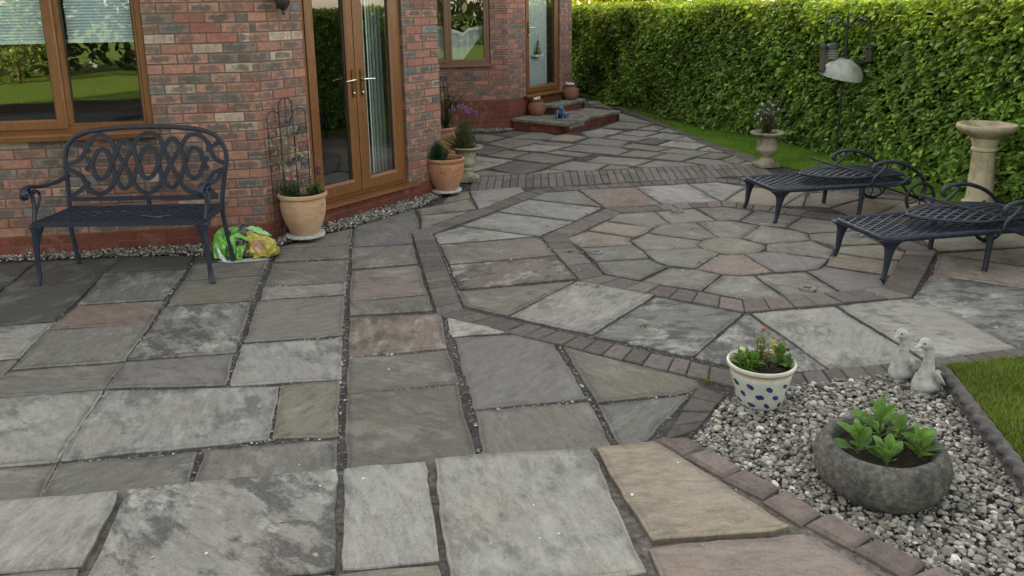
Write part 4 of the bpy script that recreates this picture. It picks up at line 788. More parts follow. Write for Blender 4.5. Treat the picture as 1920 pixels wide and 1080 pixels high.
for i in range(8):
    t=.60+i*.02; m.poly([wp(P1,dB,t,-.17-.012*(i%2),.2),wp(P1,dB,t+.02,-.17-.012*((i+1)%2),.2),wp(P1,dB,t+.02,-.17-.012*((i+1)%2),2.3),wp(P1,dB,t,-.17-.012*(i%2),2.3)])
tag(m.build('door_curtain',MT['vane']),'narrow pale curtain at the left edge of the left French door','curtain')
# cushion-backed dark sofa and ball lamp inside
o=thing('sofa','dark sofa just visible through the bench window','sofa',wp(P1,dA,-1.6,-1.2,.18)); 
m=MB(); pbox(m,P1,dA,-2.7,-.7,-1.7,-.9,.18,.62); m.build('seat',MT['soft'],o,world=True); m=MB(); pbox(m,P1,dA,-2.7,-.7,-.9,-.68,.18,1.02); m.build('backrest',MT['soft'],o,world=True)
o=thing('standing_lamp','dark round headed floor lamp seen through the left French door','lamp',wp(P1,dB,1.0,-.55,.18)); q=wp(P1,dB,.83,-.5,0)
m=MB(); m.tube([(q[0],q[1],.18),(q[0],q[1],1.3)],.01); m.build('pole',MT['castdark'],o,world=True); m=MB(); m.ball((q[0],q[1],1.36),.06,nu=16,nv=10); m.build('head',MT['castdark'],o,smooth=True,world=True); m=MB(); m.lathe([(.12,0),(.12,.02),(.02,.03)],20,c=(q[0],q[1],.18)); m.build('base',MT['castdark'],o,world=True)
# draped white net in the far window
m=MB(); top=[(-1.12,1.56),(-1.0,1.57),(-.85,1.53),(-.76,1.51),(-.70,1.485),(-.66,1.47),(-.62,1.50),(-.575,1.535),(-.50,1.55),(-.42,1.557),(-.34,1.555)]
for i in range(len(top)-1):
    (a,za),(c,zc)=top[i],top[i+1]
    lowz=lambda t: 1.05 if t<-.68 else 1.05+(t+.68)/.34*.42
    m.poly([wp(P3,dA,a,-.16-.01*(i%2),lowz(a)),wp(P3,dA,c,-.16-.01*((i+1)%2),lowz(c)),wp(P3,dA,c,-.16-.01*((i+1)%2),zc-.05),wp(P3,dA,a,-.16-.01*(i%2),za-.05)])
    m.poly([wp(P3,dA,a,-.15,za-.05),wp(P3,dA,c,-.15,zc-.05),wp(P3,dA,c,-.145,zc),wp(P3,dA,a,-.145,za)],mi=1)
tag(m.build('net_curtain',[MT['net'],MT['netw']]),'white scalloped net hanging in the far brown framed window','curtain')
m=MB()
for i in range(26):
    t=.58+i*.03
    if t>1.29: break
    m.poly([wp(P3,dB,t,-.15-.008*(i%2),.52),wp(P3,dB,t+.03,-.15-.008*((i+1)%2),.52),wp(P3,dB,t+.03,-.15-.008*((i+1)%2),2.4),wp(P3,dB,t,-.15-.008*(i%2),2.4)])
tag(m.build('net_curtain',MT['net']),'grey net hanging behind the single far door','curtain')
o=thing('tower_ornament','little gilt tower ornament on a white ledge in the far door','ornament',wp(P3,dB,.95,-.09,1.09)); q=wp(P3,dB,.95,-.09,1.09)
m=MB(); m.lathe([(.055,0),(.055,.03),(.035,.06),(.03,.11),(.02,.13),(.018,.2),(.006,.22),(.002,.3)],8,c=q); m.build('tower',MT['brass'],o,world=True)
m=MB(); pbox(m,P3,dB,.84,1.06,-.13,-.055,1.055,1.088); m.build('ledge',MT['netw'],o,world=True)
# wall lantern by the French doors
o=thing('wall_lantern','black iron lantern on the brick wall left of the French doors','lantern',wp(P1,dB,.25,.0,1.95)); L0=Vector(wp(P1,dB,.23,.13,0))
m=MB(); m.lathe([(.004,1.785),(.016,1.80),(.012,1.815),(.03,1.83),(.05,1.86),(.058,1.88)],6,c=(L0.x,L0.y,0)); m.build('finial',MT['iron'],o,world=True)
m=MB(); m.lathe([(.058,1.88),(.085,2.12),(.11,2.13),(.03,2.24),(.012,2.3)],6,c=(L0.x,L0.y,0),capt=True); m.build('lantern_body',MT['iron'],o,world=True)
m=MB(); m.tube([wp(P1,dB,.30,.0,1.86),wp(P1,dB,.30,.02,1.86)],.03,10); m.tube(spline([wp(P1,dB,.30,.01,1.87),wp(P1,dB,.29,.06,1.84),wp(P1,dB,.25,.10,1.86),wp(P1,dB,.23,.13,1.90)]),.011,8); m.tube(spline([wp(P1,dB,.30,.01,1.90),wp(P1,dB,.30,.07,1.95),wp(P1,dB,.27,.10,1.93)]),.008,8); m.build('bracket',MT['iron'],o,smooth=True,world=True)
# ---------------------------------------------------------------- doorstep
o=thing('doorstep','pair of red brick steps with stone treads below the far door','steps',(.82,12.003,0))
sf=Vector((.82,12.003)); dl=-nB; Ls=1.68; D1=.94
def step(c0,L,D,zb,zt,over):
    b=MB(); rows=max(1,round((zt-zb)/.075)); 
    for side in (0,1,2):
        LL=L if side==0 else D
        P_=c0 if side==0 else (c0+dB*L if side==1 else c0+dl*D); d_=dB if side==0 else (dl if side==1 else -dl)
        for r in range(rows):
            x=-(r%2)*.1125
            while x<LL:
                s0,s1=max(x,0),min(x+.217,LL); x+=.225
                if s1-s0<.02: continue
                col=bcolr('red'); 
                if side==0 and zb<.05 and s0<.5 and s0>.05 and r==rows-1 and random.random()<.8: col=(.30,.26,.25,0.)
                za=zb+r*(zt-zb)/rows+.004; z2=zb+(r+1)*(zt-zb)/rows-.004
                b.hexa([wp(P_,d_,s0,0,za),wp(P_,d_,s1,0,za),wp(P_,d_,s1,-.1,za),wp(P_,d_,s0,-.1,za),wp(P_,d_,s0,0,z2),wp(P_,d_,s1,0,z2),wp(P_,d_,s1,-.1,z2),wp(P_,d_,s0,-.1,z2)],col)
    w_=b.build('brickwork',MT['brick'],o,world=True)
    m=MB(); q=[c0,c0+dB*L,c0+dB*L+dl*D,c0+dl*D]; cen=(q[0]+q[2])/2
    for k in range(4): pass
    a=[p+(cen-p).normalized()*.012 for p in q]
    m.hexa([(p.x,p.y,zb-.01) for p in a]+[(p.x,p.y,zt-.004) for p in a]); m.build('mortar_joint',MT['mortar'],w_,world=True)
    t=MB(); e=over
    nseg=3
    for k in range(nseg):
        f0,f1=k/nseg,(k+1)/nseg; A=c0-dB*e-dl*e; Lx=L+2*e
        pts=[A+dB*(Lx*f0),A+dB*(Lx*f1),A+dB*(Lx*f1)+dl*(D+e),A+dB*(Lx*f0)+dl*(D+e)]
        blk(t,[V2(p) for p in pts],zt+.04,(.5,.5,.5,1),.045,.002,.008)
    t.build('tread',MT['coping'],o,world=True)
step(sf,Ls,D1,0,.125,.02)
step(sf+dB*.683+dl*.66,1.0,.28,.165,.275,.018)
# ---------------------------------------------------------------- hedge
HB=[(1.25,21.5),(1.6,18.5),(2.2,15.3),(2.85,12.85),(3.50,11.2),(4.02,9.85),(4.28,8.4),(4.48,7.2),(4.8,5.0),(5.0,2.2)]
hp=spline([(x,y,0) for x,y in HB],10); hp=[(p.x,p.y) for p in hp]
def hedge():
    root=thing('hedge','tall clipped green beech hedge along the right side of the patio','hedge',(3.9,9.85,0)); off=np.array([3.9,9.85,0])
    seg=[(hp[i],hp[i+1]) for i in range(len(hp)-1)]
    Ps=[];Ns=[];Ts=[];Sz=[];Dp=[]
    for a,c in seg:
        L=math.dist(a,c); d=np.array([(c[0]-a[0])/L,(c[1]-a[1])/L,0]); nn=np.array([d[1],-d[0],0])
        if nn[0]>0: nn=-nn
        yy=(a[1]+c[1])/2; dist=math.hypot((a[0]+c[0])/2,yy); dens=3300 if dist<10.5 else (2500 if dist<14 else 1900)
        n=int(L*1.85*dens); t=RNG.uniform(0,1,n); z=RNG.uniform(0.02,1.83,n)
        dp=np.abs(RNG.normal(0,.075,n)); dp=np.where(RNG.uniform(0,1,n)<.025,-RNG.uniform(.03,.11,n),dp)
        p=np.array([*a,0])[None]+d[None]*(t*L)[:,None]; p[:,2]=z
        lump=.055*np.sin(p[:,1]*2.1+z*3)+.05*np.sin(p[:,1]*5.3-z*4.7)+.04*np.sin(p[:,1]*11+z*9)*np.sin(z*13+p[:,1]*3)+.03*np.sin(p[:,1]*23-z*17)
        p+=nn[None]*(lump-dp+.02+.05*np.clip(.5-z,0,.5))[:,None]
        Ps.append(p);Ns.append(np.repeat(nn[None],n,0));Ts.append(np.repeat(d[None],n,0));Sz.append(np.full(n,1. if dist<10.5 else 1.1));Dp.append(dp)
        # top face
        n=int(L*.7*900); t=RNG.uniform(0,1,n); q=np.array([*a,0])[None]+d[None]*(t*L)[:,None]-nn[None]*RNG.uniform(0,.7,n)[:,None]; q[:,2]=1.79+RNG.normal(0,.022,n)+.03*np.sin(q[:,1]*3.1)
        Ps.append(q);Ns.append(np.repeat((nn*.35+np.array([0,0,1.]))[None],n,0));Ts.append(np.repeat(d[None],n,0));Sz.append(np.full(n,1.));Dp.append(np.zeros(n))
    P=np.concatenate(Ps);N=np.concatenate(Ns);T=np.concatenate(Ts);S=np.concatenate(Sz);D=np.concatenate(Dp); n=len(P)
    # leaf axis: outward, drooping, with a shared lean so the foliage lies in tiers
    up_=np.array([0,0,1.])
    ax=N*RNG.uniform(.35,1.0,(n,1))+T*RNG.normal(.25,.55,(n,1))+up_*RNG.normal(-.20,.24,(n,1)); ax/=np.linalg.norm(ax,axis=1,keepdims=True)
    fn=up_[None]*RNG.uniform(.55,1.2,(n,1))+N*RNG.uniform(.1,.75,(n,1))+RNG.normal(0,.28,(n,3)); fn-=ax*(fn*ax).sum(1,keepdims=True); fn/=np.linalg.norm(fn,axis=1,keepdims=True)
    x=np.cross(ax,fn); L=(RNG.uniform(.048,.086,n)*S)[:,None]; W=L*RNG.uniform(.52,.66,(n,1))
    pr=[(0,0,0),(.33,.46,.12),(.7,.40,.08),(1,0,-.12),(.7,-.40,.08),(.33,-.46,.12)]
    V=np.stack([P+ax*L*u+x*W*v+fn*L*h for u,v,h in pr],1)
    F=(np.array([[0,1,2,3],[0,3,4,5]])[None]+(np.arange(n)*6)[:,None,None]).reshape(-1,4)
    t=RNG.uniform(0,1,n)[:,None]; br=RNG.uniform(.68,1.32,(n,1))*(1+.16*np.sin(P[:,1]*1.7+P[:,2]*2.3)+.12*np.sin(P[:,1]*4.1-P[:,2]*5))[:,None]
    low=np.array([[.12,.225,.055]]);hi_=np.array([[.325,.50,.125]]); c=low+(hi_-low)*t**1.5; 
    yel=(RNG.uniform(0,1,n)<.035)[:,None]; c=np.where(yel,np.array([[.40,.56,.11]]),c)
    top_glow=np.clip((P[:,2]-1.35)/.45,0,1)[:,None]*RNG.uniform(0,1,(n,1)); c=c*(1-top_glow)+np.array([[.52,.62,.10]])*top_glow  # yellow young leaves at the top, with sunlit glow put into their colour
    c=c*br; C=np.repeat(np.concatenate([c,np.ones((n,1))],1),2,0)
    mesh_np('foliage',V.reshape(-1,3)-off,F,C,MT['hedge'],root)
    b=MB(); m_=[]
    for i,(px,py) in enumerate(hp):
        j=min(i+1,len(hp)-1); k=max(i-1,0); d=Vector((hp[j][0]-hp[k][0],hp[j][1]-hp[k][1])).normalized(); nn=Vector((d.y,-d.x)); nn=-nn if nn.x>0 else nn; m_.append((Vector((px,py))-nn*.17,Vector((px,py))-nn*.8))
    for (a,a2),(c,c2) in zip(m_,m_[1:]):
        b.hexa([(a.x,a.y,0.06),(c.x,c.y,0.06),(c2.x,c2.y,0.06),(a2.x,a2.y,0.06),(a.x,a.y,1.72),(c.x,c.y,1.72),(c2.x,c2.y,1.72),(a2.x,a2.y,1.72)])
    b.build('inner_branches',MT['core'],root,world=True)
    b=MB()
    for i in range(0,len(m_)-1,1):
        for f in (.25,.75):
            q=m_[i][0].lerp(m_[i+1][0],f); b.tube([(q.x,q.y,-.07),(q.x+random.uniform(-.03,.03),q.y,.35)],.018,6)
    b.build('stems',MT['bark'],root,world=True)
hedge()
# ---------------------------------------------------------------- grass
def grass(name,poly,n,h,z0=0.,col=((.05,.13,.018),(.12,.22,.035)),dry=.1):
    P=in_poly(poly,n); a=RNG.uniform(0,6.28,n); hh=h*RNG.uniform(.6,1.25,n); wv=.0022+.0012*RNG.uniform(0,1,n); lean=RNG.uniform(.15,.8,n)*hh; b2=RNG.uniform(0,6.28,n)
    base=np.column_stack([P,np.full(n,z0)]); s=np.column_stack([np.cos(a)*wv,np.sin(a)*wv,np.zeros(n)]); l=np.column_stack([np.cos(b2)*lean,np.sin(b2)*lean,hh])
    V=np.stack([base-s,base+s,base+s*.7+l*np.array([.45,.45,.6]),base-s*.7+l*np.array([.45,.45,.6]),base+l],1).reshape(-1,3)
    k=np.arange(n)*5; F=np.concatenate([np.column_stack([k,k+1,k+2]),np.column_stack([k,k+2,k+3]),np.column_stack([k+3,k+2,k+4])])
    t=RNG.uniform(0,1,(n,1)); c=np.array([col[0]])+(np.array([col[1]])-np.array([col[0]]))*t; d=(RNG.uniform(0,1,n)<dry)[:,None]; c=np.where(d,np.array([[.26,.24,.09]]),c); C=np.concatenate([c,np.ones((n,1))],1)
    tag(mesh_np(name,V,F,np.concatenate([C,C,C]),MT['grass']),kind='stuff')
strip=[(p[0],p[1]) for p in EDGE['out']]+[(3.05,9.3),(3.3,8.85),(3.75,8.0),(4.0,7.3)]+[(4.5,7.1),(4.25,8.3),(3.95,9.75),(3.52,11.1),(2.9,12.75),(2.3,15.2)]
strip2=[(2.098,15.3),(2.3,15.2),(1.65,18.4),(1.3,21.3),(.9,21),(1.3,18.2),(1.62,17.0)]
ngon('grass_verge',strip,-.004,MT['lawn']); ngon('grass_verge',strip2,-.006,MT['lawn'])
grass('verge_grass',strip,42000,.028,-.004,((.09,.22,.03),(.21,.38,.06)),.04); grass('verge_grass',strip2,16000,.03,-.006)
LE=GR['lawn_edge']; RP=GR['rope']
lawn=[(RP[0][0]+.06,RP[0][1]+.02)]+[(x,y-.0) for x,y in LE]+[(4.9,4.2),(5.0,1.2),(1.75,1.2)]+[(x+.045,y) for x,y in RP[::-1]]
ngon('side_lawn',lawn,.035,MT['lawn'])
near=[(RP[0][0]+.05,RP[0][1]+.0)]+[(x,y) for x,y in LE]+[(3.0,2.2),(1.9,2.0)]+[(x+.04,y) for x,y in RP[::-1]][:5]
grass('side_lawn_grass',near,60000,.033,.035,((.095,.165,.03),(.185,.27,.055)),.16)
# lawn bank skirt
b=MB()
for a,c in zip(LE,LE[1:]): b.poly([(a[0],a[1],-.02),(c[0],c[1],-.02),(c[0],c[1],.036),(a[0],a[1],.036)])
tag(b.build('side_lawn_bank',MT['bed']),kind='structure')
# rope-topped edging
b=MB(); pl=spline([(x,y,0) for x,y in RP],40); n=len(pl); acc=0; pts=[];rd=[]
for i in range(n):
    if i: acc+=(pl[i]-pl[i-1]).length
    pts.append((pl[i].x,pl[i].y,.055)); rd.append(.026)
st=len(b.v); seg=16
prevy=None
for i in range(n):
    t=(Vector(pts[min(i+1,n-1)])-Vector(pts[max(i-1,0)])).normalized(); x=t.cross(Vector((0,0,1))).normalized(); y=x.cross(t)
    d=sum((pl[k]-pl[k-1]).length for k in range(1,i+1))
    for k in range(seg):
        a=2*math.pi*k/seg; r=.026+.006*math.cos(2*a-d*2*math.pi/.085)
        b.v.append(tuple(Vector(pts[i])+x*math.cos(a)*r+y*math.sin(a)*r))
for i in range(n-1):
    for k in range(seg): b.face((st+i*seg+k,st+i*seg+(k+1)%seg,st+(i+1)*seg+(k+1)%seg,st+(i+1)*seg+k))
b.face([st+k for k in range(seg-1,-1,-1)])
ed=thing('lawn_edging','grey rope topped concrete edging between the gravel and the small lawn','edging',(RP[0][0],RP[0][1],0))
b.build('rope_top',MT['rope'],ed,smooth=True,world=True)
b=MB(); b.bar([(p.x,p.y,.005) for p in pl],.036,.09); b.build('edging_base',MT['rope'],ed,world=True)
# ---------------------------------------------------------------- trees
def tree(name,label,cat,x,y,h,r,n,leafL,cols,zlo=.8,group=None,blobs=9,trunk=.12):
    root=thing(name,label,cat,(x,y,-.07),random.uniform(0,6),group)
    b=MB(); top=h*.75; tr=spline([(0,0,0),(.05,.03,h*.25),(-.06,.05,h*.5),(.03,-.04,top)],5); b.tube(tr,[trunk*(1-.8*i/(len(tr)-1)) for i in range(len(tr))],8)
    cs=[]
    for k in range(blobs):
        a=k*2.4+random.random(); zz=zlo+(h-zlo)*((k+.5)/blobs); rr=r*.62*(1-.55*abs((k+.5)/blobs-.42))*random.uniform(.6,1.1)
        c=(math.cos(a)*rr,math.sin(a)*rr,zz); cs.append((c,r*random.uniform(.42,.62))); b.tube([(0,0,zz*.72),(c[0]*.5,c[1]*.5,zz*.86),c],[trunk*.4,trunk*.25,.015],6)
    b.build('trunk',MT['bark'],root)
    P=[];
    for i in range(n):
        c,rr=random.choice(cs); v=RNG.normal(size=3); v/=np.linalg.norm(v); v*=rr*random.uniform(.45,1.0)**.6; v[2]*=.8; q=np.array(c)+v
        if q[2]>zlo*.35: P.append(q)
    P=np.array(P); m=len(P); ax=RNG.normal(size=(m,3)); ax[:,2]-=.5; ax/=np.linalg.norm(ax,axis=1,keepdims=True); fn=RNG.normal(size=(m,3))+np.array([0,0,1.]); fn-=ax*(fn*ax).sum(1,keepdims=True); fn/=np.linalg.norm(fn,axis=1,keepdims=True)
    x_=np.cross(ax,fn); L=RNG.uniform(.7,1.2,(m,1))*leafL; W=L*.6
    pr=[(0,0),(.35,.45),(.7,.38),(1,0),(.7,-.38),(.35,-.45)]
    V=np.stack([P+ax*L*u+x_*W*v for u,v in pr],1).reshape(-1,3); F=(np.array([[0,1,2,3],[0,3,4,5]])[None]+(np.arange(m)*6)[:,None,None]).reshape(-1,4)
    t=RNG.uniform(0,1,(m,1)); c=np.array([cols[0]])*(1-t)+np.array([cols[1]])*t; C=np.repeat(np.concatenate([c,np.ones((m,1))],1),2,0)
    mesh_np('crown',V,F,C,MT['hedge'],root); return root
YG=((.16,.21,.02),(.32,.36,.05))
TB=[(3.2,29,5.2,2.4,'sunlit yellow green tree behind the hedge beside the house corner'),(7.0,31,6.0,2.9,'sunlit yellow green tree, second from the house behind the hedge'),(11.2,29.5,5.4,2.7,'sunlit yellow green tree behind the middle of the hedge'),
(15.5,28,6.2,3.0,'sunlit yellow green tree behind the hedge near the bird feeders'),(19.5,26,5.6,2.8,'sunlit yellow green tree, second from the right behind the hedge'),(23.5,24,6,3.0,'sunlit yellow green tree behind the hedge at the far right')]
for x,y,h,r,lb in TB: tree('garden_tree',lb,'tree',x,y,h,r*1.25,7500,.24,YG,.2,'sunlit trees behind the hedge')
DG=((.02,.04,.012),(.04,.07,.02))  # shade on the mirrored trees put into a low leaf colour
for i,(x,y,h,r,lb) in enumerate([(-11,-18.5,8,3.6,'dark tree mirrored at the left of the bench window'),(-5.5,-19.5,9,3.8,'dark tree mirrored above the lawn in the bench window'),(0,-19,8.5,3.6,'dark tree mirrored in the French door glass'),(6,-18.5,9,3.8,'dark tree across the lawn behind the camera'),(12,-17,8,3.5,'dark tree mirrored in the far window and door')]):
    tree('dark_tree',lb,'tree',x,y,h*1.35,r*1.25,5200,.42,DG,.1,'dark trees mirrored in the glass')
tree('added_shade_tree','added unseen tree past the left end of the house, put there to shade the lawn','tree',-13.9,4.4,6.5,2.5,2600,.32,DG,.6)  # added out of view only to cast shade on the near lawn
tree('bright_shrub','leafy green shrub mirrored at the left edge of the bench window','shrub',-8.4,-14.5,2.6,1.3,1500,.14,((.06,.12,.02),(.14,.2,.04)),.2,None,6,.05)
tree('orange_lit_shrub','shrub with orange sunlight put into its leaf colour, mirrored in the right pane of the bench window','shrub',-4.3,-15.6,2.0,.8,900,.13,((.30,.11,.03),(.42,.19,.05)),.9,None,5,.05)  # orange leaf colour stands in for low sun on this shrub
# ---------------------------------------------------------------- cast metal bench
def flat(mb,pts,wd=.022,th=.013,up=(0,1,0),n=6,col=WHITE,mi=0):
    mb.tube(spline(pts,n),.5,4,col,mi,(wd,th),up,square=True)
bench=thing('garden_bench','dark blue grey cast metal bench with scrollwork back under the oak framed window','bench',(-2.655,5.40,0))
YB=.47
b=MB(); pts=[(x,YB+.03*max(0,z-.45)/.6,z) for x,z in BN['frame']]; sp_=spline(pts,6)
b.tube(sp_,.5,8,WHITE,0,(.036,.03),(0,1,0))
b.bar([(BN['rail'][0][0],YB,BN['rail'][0][1]),(BN['rail'][1][0],YB,BN['rail'][1][1])],.02,.028); b.bar([(BN['stub'][0][0],YB,.43),(BN['stub'][0][0],YB,BN['stub'][0][1])],.022,.03,up=(0,1,0))
b.build('back_frame',MT['castblue'],bench,smooth=True,angle=40)
b=MB()
for i,k in enumerate(BN['scroll']): flat(b,[(x,YB+.03*max(0,z-.45)/.6-.003*(i%3),z) for x,z in k],.030,.016)
b.build('scrollwork',MT['castblue'],bench)
b=MB(); fr=[(-.575,0),(.575,0),(.535,.455),(-.535,.455)]
for i in range(4): b.bar([(*fr[i],.43),(*fr[(i+1)%4],.43)],.03,.036)
b.build('seat_frame',MT['castblue'],bench)
b=MB()
def lattice(mb,poly,sp,wd,th,zf,ang=45,n=6):
    xs=[p[0] for p in poly]; ys=[p[1] for p in poly]; cx,cy=sum(xs)/len(xs),sum(ys)/len(ys); D=max(max(xs)-min(xs),max(ys)-min(ys))*1.5
    for s in (ang,-ang):
        a=R(s); d=(math.cos(a),math.sin(a)); nn=(-d[1],d[0])
        k=int(D/sp)
        for i in range(-k,k+1):
            o_=(cx+nn[0]*i*sp,cy+nn[1]*i*sp); r=clip_convex((o_[0]-d[0]*D,o_[1]-d[1]*D),(o_[0]+d[0]*D,o_[1]+d[1]*D),poly)
            if not r: continue
            (x0,y0),(x1,y1)=r
            if math.hypot(x1-x0,y1-y0)<.01: continue
            m=max(2,int(math.hypot(x1-x0,y1-y0)/.08)+1)
            mb.bar([(x0+(x1-x0)*t/(m-1),y0+(y1-y0)*t/(m-1),zf(x0+(x1-x0)*t/(m-1),y0+(y1-y0)*t/(m-1))+(.0015 if s>0 else -.0015)) for t in range(m)],wd,th)
lattice(b,fr,.058,.0145,.009,lambda x,y:.442-.012*math.cos(x*2.6)*math.sin(max(0,min(1,y/.455))*3.14),32)
b.build('seat_lattice',MT['castblue'],bench)
for s in (-1,1):
    b=MB(); b.tube(spline([(s*.555,.0,.425),(s*.566,-.004,.36),(s*.580,-.010,.26),(s*.584,-.012,.15),(s*.588,-.012,.06),(s*.60,-.026,.012),(s*.604,-.032,.0)],5),[.048,.046,.043,.040,.036,.032,.029,.0265,.0245,.023,.0215,.020,.019,.018,.0175,.017,.017,.017,.0175,.019,.0205,.021,.0215,.022,.0225,.023,.023,.023,.023,.023,.023][:31],10,up=(0,1,0),ab=(1,.8))
    b.box((s*.56-.045,-.03,.405),(s*.56+.045,.05,.425),bev=.004); b.build('leg',MT['castblue'],bench,smooth=True,angle=45)
    b=MB(); up=(1,0,0)
    b.tube(spline([(s*.555,.475,.675),(s*.572,.32,.655),(s*.583,.15,.664),(s*.588,.03,.688),(s*.59,-.035,.678),(s*.59,-.06,.65),(s*.59,-.045,.62),(s*.59,-.015,.622),(s*.59,-.012,.645)],6),.5,8,WHITE,0,(.026,.042),up)
    b.tube(spline([(s*.588,.015,.675),(s*.588,.048,.615),(s*.585,.045,.53),(s*.578,.01,.445)],6),.5,8,WHITE,0,(.03,.026),up)
    b.tube(spline([(s*.585,.05,.645),(s*.585,.085,.652),(s*.585,.125,.625),(s*.585,.12,.575),(s*.585,.075,.525),(s*.583,.05,.49)],6),.5,6,WHITE,0,(.016,.02),up); b.ball((s*.585,.07,.645),.016)
    b.build('arm',MT['castblue'],bench,smooth=True,angle=50)
b=MB(); b.tube([(.10,.13,.452),(.24,.07,.449),(.27,.06,.452)],.0025,5); b.tube([(.22,.085,.451),(.30,.11,.453)],.002,5); tag(b.build('fallen_twig',MT['twig'],None,loc=(-2.655,5.40,0)),'thin dry twig lying on the bench seat','twig')
# ---------------------------------------------------------------- wheeled loungers
def lounger(name,label,loc,rz,group):
    t=thing(name,label,'lounger',loc,rz,group)
    H=.278
    def rr(x0,x1,y0,y1,r,z):
        o=[]
        for cx,cy,a0 in ((x1-r,y1-r,0),(x0+r,y1-r,90),(x0+r,y0+r,180),(x1-r,y0+r,270)):
            for k in range(6): a=R(a0+k*18); o.append((cx+r*math.cos(a),cy+r*math.sin(a),z))
        return o
    b=MB(); P_=rr(-.045,1.24,-.285,.285,.075,H); b.tube(P_,.5,8,WHITE,0,(.034,.040),(0,0,1),closed=True); b.build('bed_frame',MT['castblue'],t,smooth=True,angle=50)
    b=MB(); poly=[(p[0],p[1]) for p in P_]
    lattice(b,poly,.055,.0165,.008,lambda x,y:H+.006-.018*math.cos(y/.285*1.5)*1.,35); b.build('bed_lattice',MT['castblue'],t)
    # backrest panel, lying almost flat, bowed front edge
    out=[(.38,.05),(.44,-.10),(.54,-.20),(.68,-.255),(.84,-.262),(1.02,-.245),(1.17,-.21),(1.25,-.12),(1.27,0),(1.25,.12),(1.17,.21),(1.02,.245),(.84,.262),(.62,.245),(.46,.17)]
    zf=lambda x,y:H+.045+.018*math.sin(min(1,max(0,(x-.36)/.93))*3.14)+.035*(1-(y/.28)**2)*math.exp(-((x-.75)/.35)**2)
    b=MB(); q=spline([(x,y,0) for x,y in out],4,closed=True); b.tube([(p.x,p.y,zf(p.x,p.y)) for p in q],.5,6,WHITE,0,(.024,.024),(0,0,1),closed=True)
    bk=b.build('backrest',MT['castblue'],t,smooth=True,angle=50)
    b=MB(); lattice(b,out,.056,.0175,.008,zf,28); b.build('backrest_lattice',MT['castblue'],bk)
    for x,ys,kind in ((.0,(-.275,.275),0),(.765,(-.272,.272),1)):
        for y in ys:
            s=1 if y>0 else -1
            b=MB()
            if kind==0:
                b.tube(spline([(x+.012,y*.97,H-.01),(x+.008,y*.985,H-.06),(x-.004,y,H-.13),(x-.014,y*1.0,H-.21),(x-.03,y*1.02,.014),(x-.04,y*1.03,.0)],5),[.098,.088,.076,.062,.050,.043,.038,.035,.032,.030,.028,.026,.0245,.023,.022,.021,.020,.0195,.019,.0195,.0205,.021,.0215,.022,.022,.022],12,up=(0,1,0),ab=(1,.55))
            else:
                b.tube([(x,y,H-.01),(x-.004,y,H-.14),(x-.016,y,.02),(x-.018,y,.0)],[.024,.020,.018,.02],10)
            b.build('leg',MT['castblue'],t,smooth=True,angle=50)
    for y in (-.30,.30):
        s=1 if y>0 else -1
        b=MB(); up=(0,1,0)
        b.tube(spline([(.84,y,.395),(.828,y,.42),(.845,y,.45),(.90,y,.472),(.99,y,.478),(1.10,y,.455),(1.21,y,.405),(1.30,y,.33),(1.345,y,.25),(1.335,y,.19),(1.285,y,.145)],6),.5,8,WHITE,0,(.030,.034),up)
        b.tube(spline([(.83,y,.29),(.85,y,.34),(.905,y,.385),(.955,y,.435),(.965,y,.47)],6),.5,8,WHITE,0,(.022,.024),up)
        b.tube(spline([(.86,y,.285),(.99,y,.265),(1.10,y,.275),(1.17,y,.315),(1.185,y,.33)],6),.5,8,WHITE,0,(.022,.022),up)
        b.ball((1.19,y,.325),.016); b.ball((.848,y,.402),.017)
        b.tube(spline([(1.12,y,.275),(1.16,y,.22),(1.22,y,.165),(1.285,y,.145)],6),.5,8,WHITE,0,(.024,.024),up)
        b.build('arm',MT['castblue'],t,smooth=True,angle=50)
        b=MB(); c=Vector((1.285,y+s*.03,.145)); b.tube([(c.x+.132*math.cos(k*2*math.pi/32),c.y,c.z+.132*math.sin(k*2*math.pi/32)) for k in range(32)],.5,8,WHITE,0,(.03,.026),(0,1,0),closed=True)
        wh=b.build('wheel',MT['castdark'],t,smooth=True)
        b=MB(); b.tube([(c.x,c.y-.028,c.z),(c.x,c.y+.028,c.z)],.022,14)
        for k in range(6):
            a=k*math.pi/3+.3; b.tube(spline([(c.x+.018*math.cos(a),c.y,c.z+.018*math.sin(a)),(c.x+.07*math.cos(a+.18),c.y,c.z+.07*math.sin(a+.18)),(c.x+.125*math.cos(a),c.y,c.z+.125*math.sin(a))],4),.5,6,WHITE,0,(.014,.010),(0,1,0))
        b.build('spokes',MT['castdark'],wh,smooth=True,angle=50)
    b=MB(); b.tube([(1.285,-.34,.145),(1.285,.34,.145)],.010,8); b.build('axle',MT['castdark'],t,smooth=True,angle=50)
    b=MB(); b.bar([(.575,.235,.435),(.70,.05,.398),(.90,-.225,.352),(1.0,-.29,.32)],.026,.014); b.bar([(.80,-.09,.375),(.92,-.02,.33)],.016,.012); b.build('back_support_bar',MT['castdark'],t)
    return t
G2='wheeled cast metal loungers'
l1=lounger('sun_lounger','blue grey cast metal wheeled lounger farther back, nearer the stone urn',(2.205,6.985,0),R(10.5),G2)
l2=copy_tree(l1); l2.location=(2.435,5.465,0); l2.rotation_euler=(0,0,R(11)); l2['label']='blue grey cast metal wheeled lounger in front, cut by the right edge of the photo'
